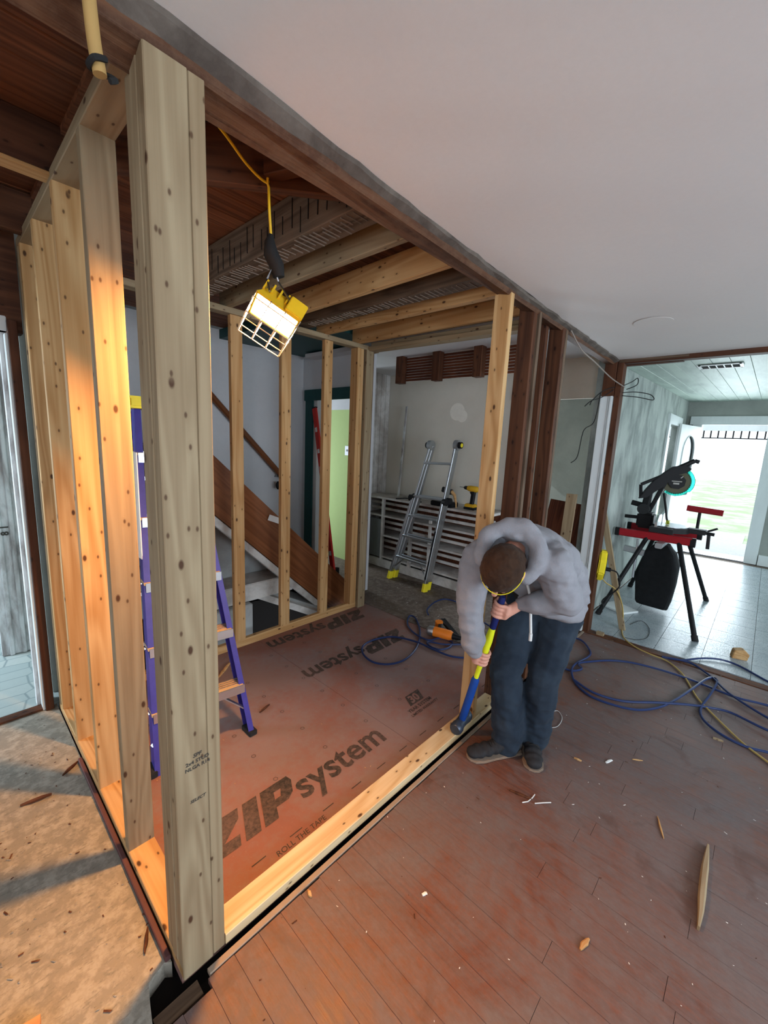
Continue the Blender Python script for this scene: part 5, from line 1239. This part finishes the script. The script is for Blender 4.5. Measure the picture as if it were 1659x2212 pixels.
# shoes
def shoe(heel, toe, nm):
    d = (toe-heel); L = d.length; d.normalize(); s_ = V((-d.y, d.x, 0)); u_ = V((0, 0, 1)); bm = bmesh.new()
    for t, w_, h, z in ((.12, .036, .045, .052), (.25, .038, .05, .062), (.38, .040, .044, .058), (.52, .044, .036, .048), (.66, .049, .032, .042), (.80, .049, .029, .038), (.90, .041, .026, .034)):
        blob(bm, heel+d*L*t+u_*z, (L*.11, w_, h), (d, s_, u_))
    limb(bm, [(heel+d*L*.22+u_*.07, .046), (heel+d*L*.22+u_*.12, .045)], .012)
    o = skinned(nm, bm, .006, SHOE, man, 4)
    b = MB(); pr = [(.0, .0), (.05, .032), (.3, .038), (.55, .042), (.75, .050), (.9, .045), (.985, .022), (1.0, 0)]
    out = [(t*L, w_) for t, w_ in pr]+[(t*L, -w_) for t, w_ in pr[-2:0:-1]]
    b.prism([(t, w_*1.06) for t, w_ in out], heel+u_*.001, d, s_, u_, .011); so = b.build('sole', SOLE, o, bevel=.004)
    b = MB()
    for k in range(4):
        c = heel+d*L*(.40+.07*k)+u_*(.098-.007*k); b.tube([c-s_*.022-u_*.008, c+u_*.003, c+s_*.022-u_*.008], .0025, 5)
    b.build('laces', RUBBER, o)
shoe(V((1.995, .755, 0)), V((1.735, .930, 0)), 'shoe'); shoe(V((2.140, .780, 0)), V((1.895, .640, 0)), 'shoe')
# hair
bm = bmesh.new()
blob(bm, HC+hcr*.026-hfa*.004, (.092, .108, .093), HX); blob(bm, HC-hfa*.05-hcr*.02, (.080, .062, .080), HX); blob(bm, HC-hfa*.055-hcr*.07, (.072, .052, .06), HX); blob(bm, HC-hfa*.062-hcr*.10, (.070, .048, .05), HX)
q = skinned('hair', bm, .006, HAIR, man, 3, lambda p, n_: noise.noise(p*90)*.003)
# safety glasses worn up over the brow
b = MB(); pts = []
for i in range(21):
    a = math.radians(-100+200*i/20); pts.append(HC+hcr*(-.010+.012*abs(math.sin(a)))+(hfa*math.cos(a)*.112+hsd*math.sin(a)*.088))
b.tube(pts, .0022, 6); sg = b.build('safety_glasses', YELB, man, smooth=True)
# logo mark on the hoodie chest
b = MB(); c = V((1.895, .675, .915)); 
b.tube(crom([c+V((-.012, .03, -.005)), c+V((-.022, .015, .004)), c+V((-.022, .0, -.004)), c+V((-.022, -.02, .006)), c+V((-.012, -.045, .004))], 4), .006, 6); b.build('chest_mark', RUBBER, man, smooth=True)

# sledgehammer
sh = thing('sledgehammer', HB, 'sledgehammer with blue and yellow handle resting on the floor plate', 'hammer')
hp = lambda t: HB.lerp(HT, t)
hd_ = V((-.45, .0, 0)); hd_ = V((-.62, -.62, -.10)); hd_ = V((-1, -.12, 0)); hd_ = (hd_-hx*hd_.dot(hx)).normalized()
b = MB(); oc = lambda k: [(k*math.cos(math.pi/8+i*math.pi/4), k*math.sin(math.pi/8+i*math.pi/4)) for i in range(8)]
path = [HB-hd_*.075, HB-hd_*.066, HB-hd_*.040, HB-hd_*.02, HB+hd_*.02, HB+hd_*.040, HB+hd_*.066, HB+hd_*.075]
b.tube(path, .03, 16, rr=[.030, .035, .035, .029, .029, .035, .035, .030]); b.build('head', HEADST, sh, smooth=True)
b = MB(); b.tube([hp(-.02), hp(.06), hp(.08), hp(.38), hp(.40)], .02, 14, rr=[.017, .019, .021, .021, .016]); b.build('lower_grip', BLUEG, sh, smooth=True)
b = MB(); b.tube([hp(.39), hp(.48), hp(.56), hp(.70), hp(.80)], .015, 14, rr=[.012, .013, .017, .020, .015]); b.build('haft', LIMEY, sh, smooth=True)
b = MB(); b.tube([hp(.78), hp(.80), hp(1.0), hp(1.02)], .015, 14, rr=[.013, .0165, .0165, .013]); b.build('upper_grip', NAVYG, sh, smooth=True)
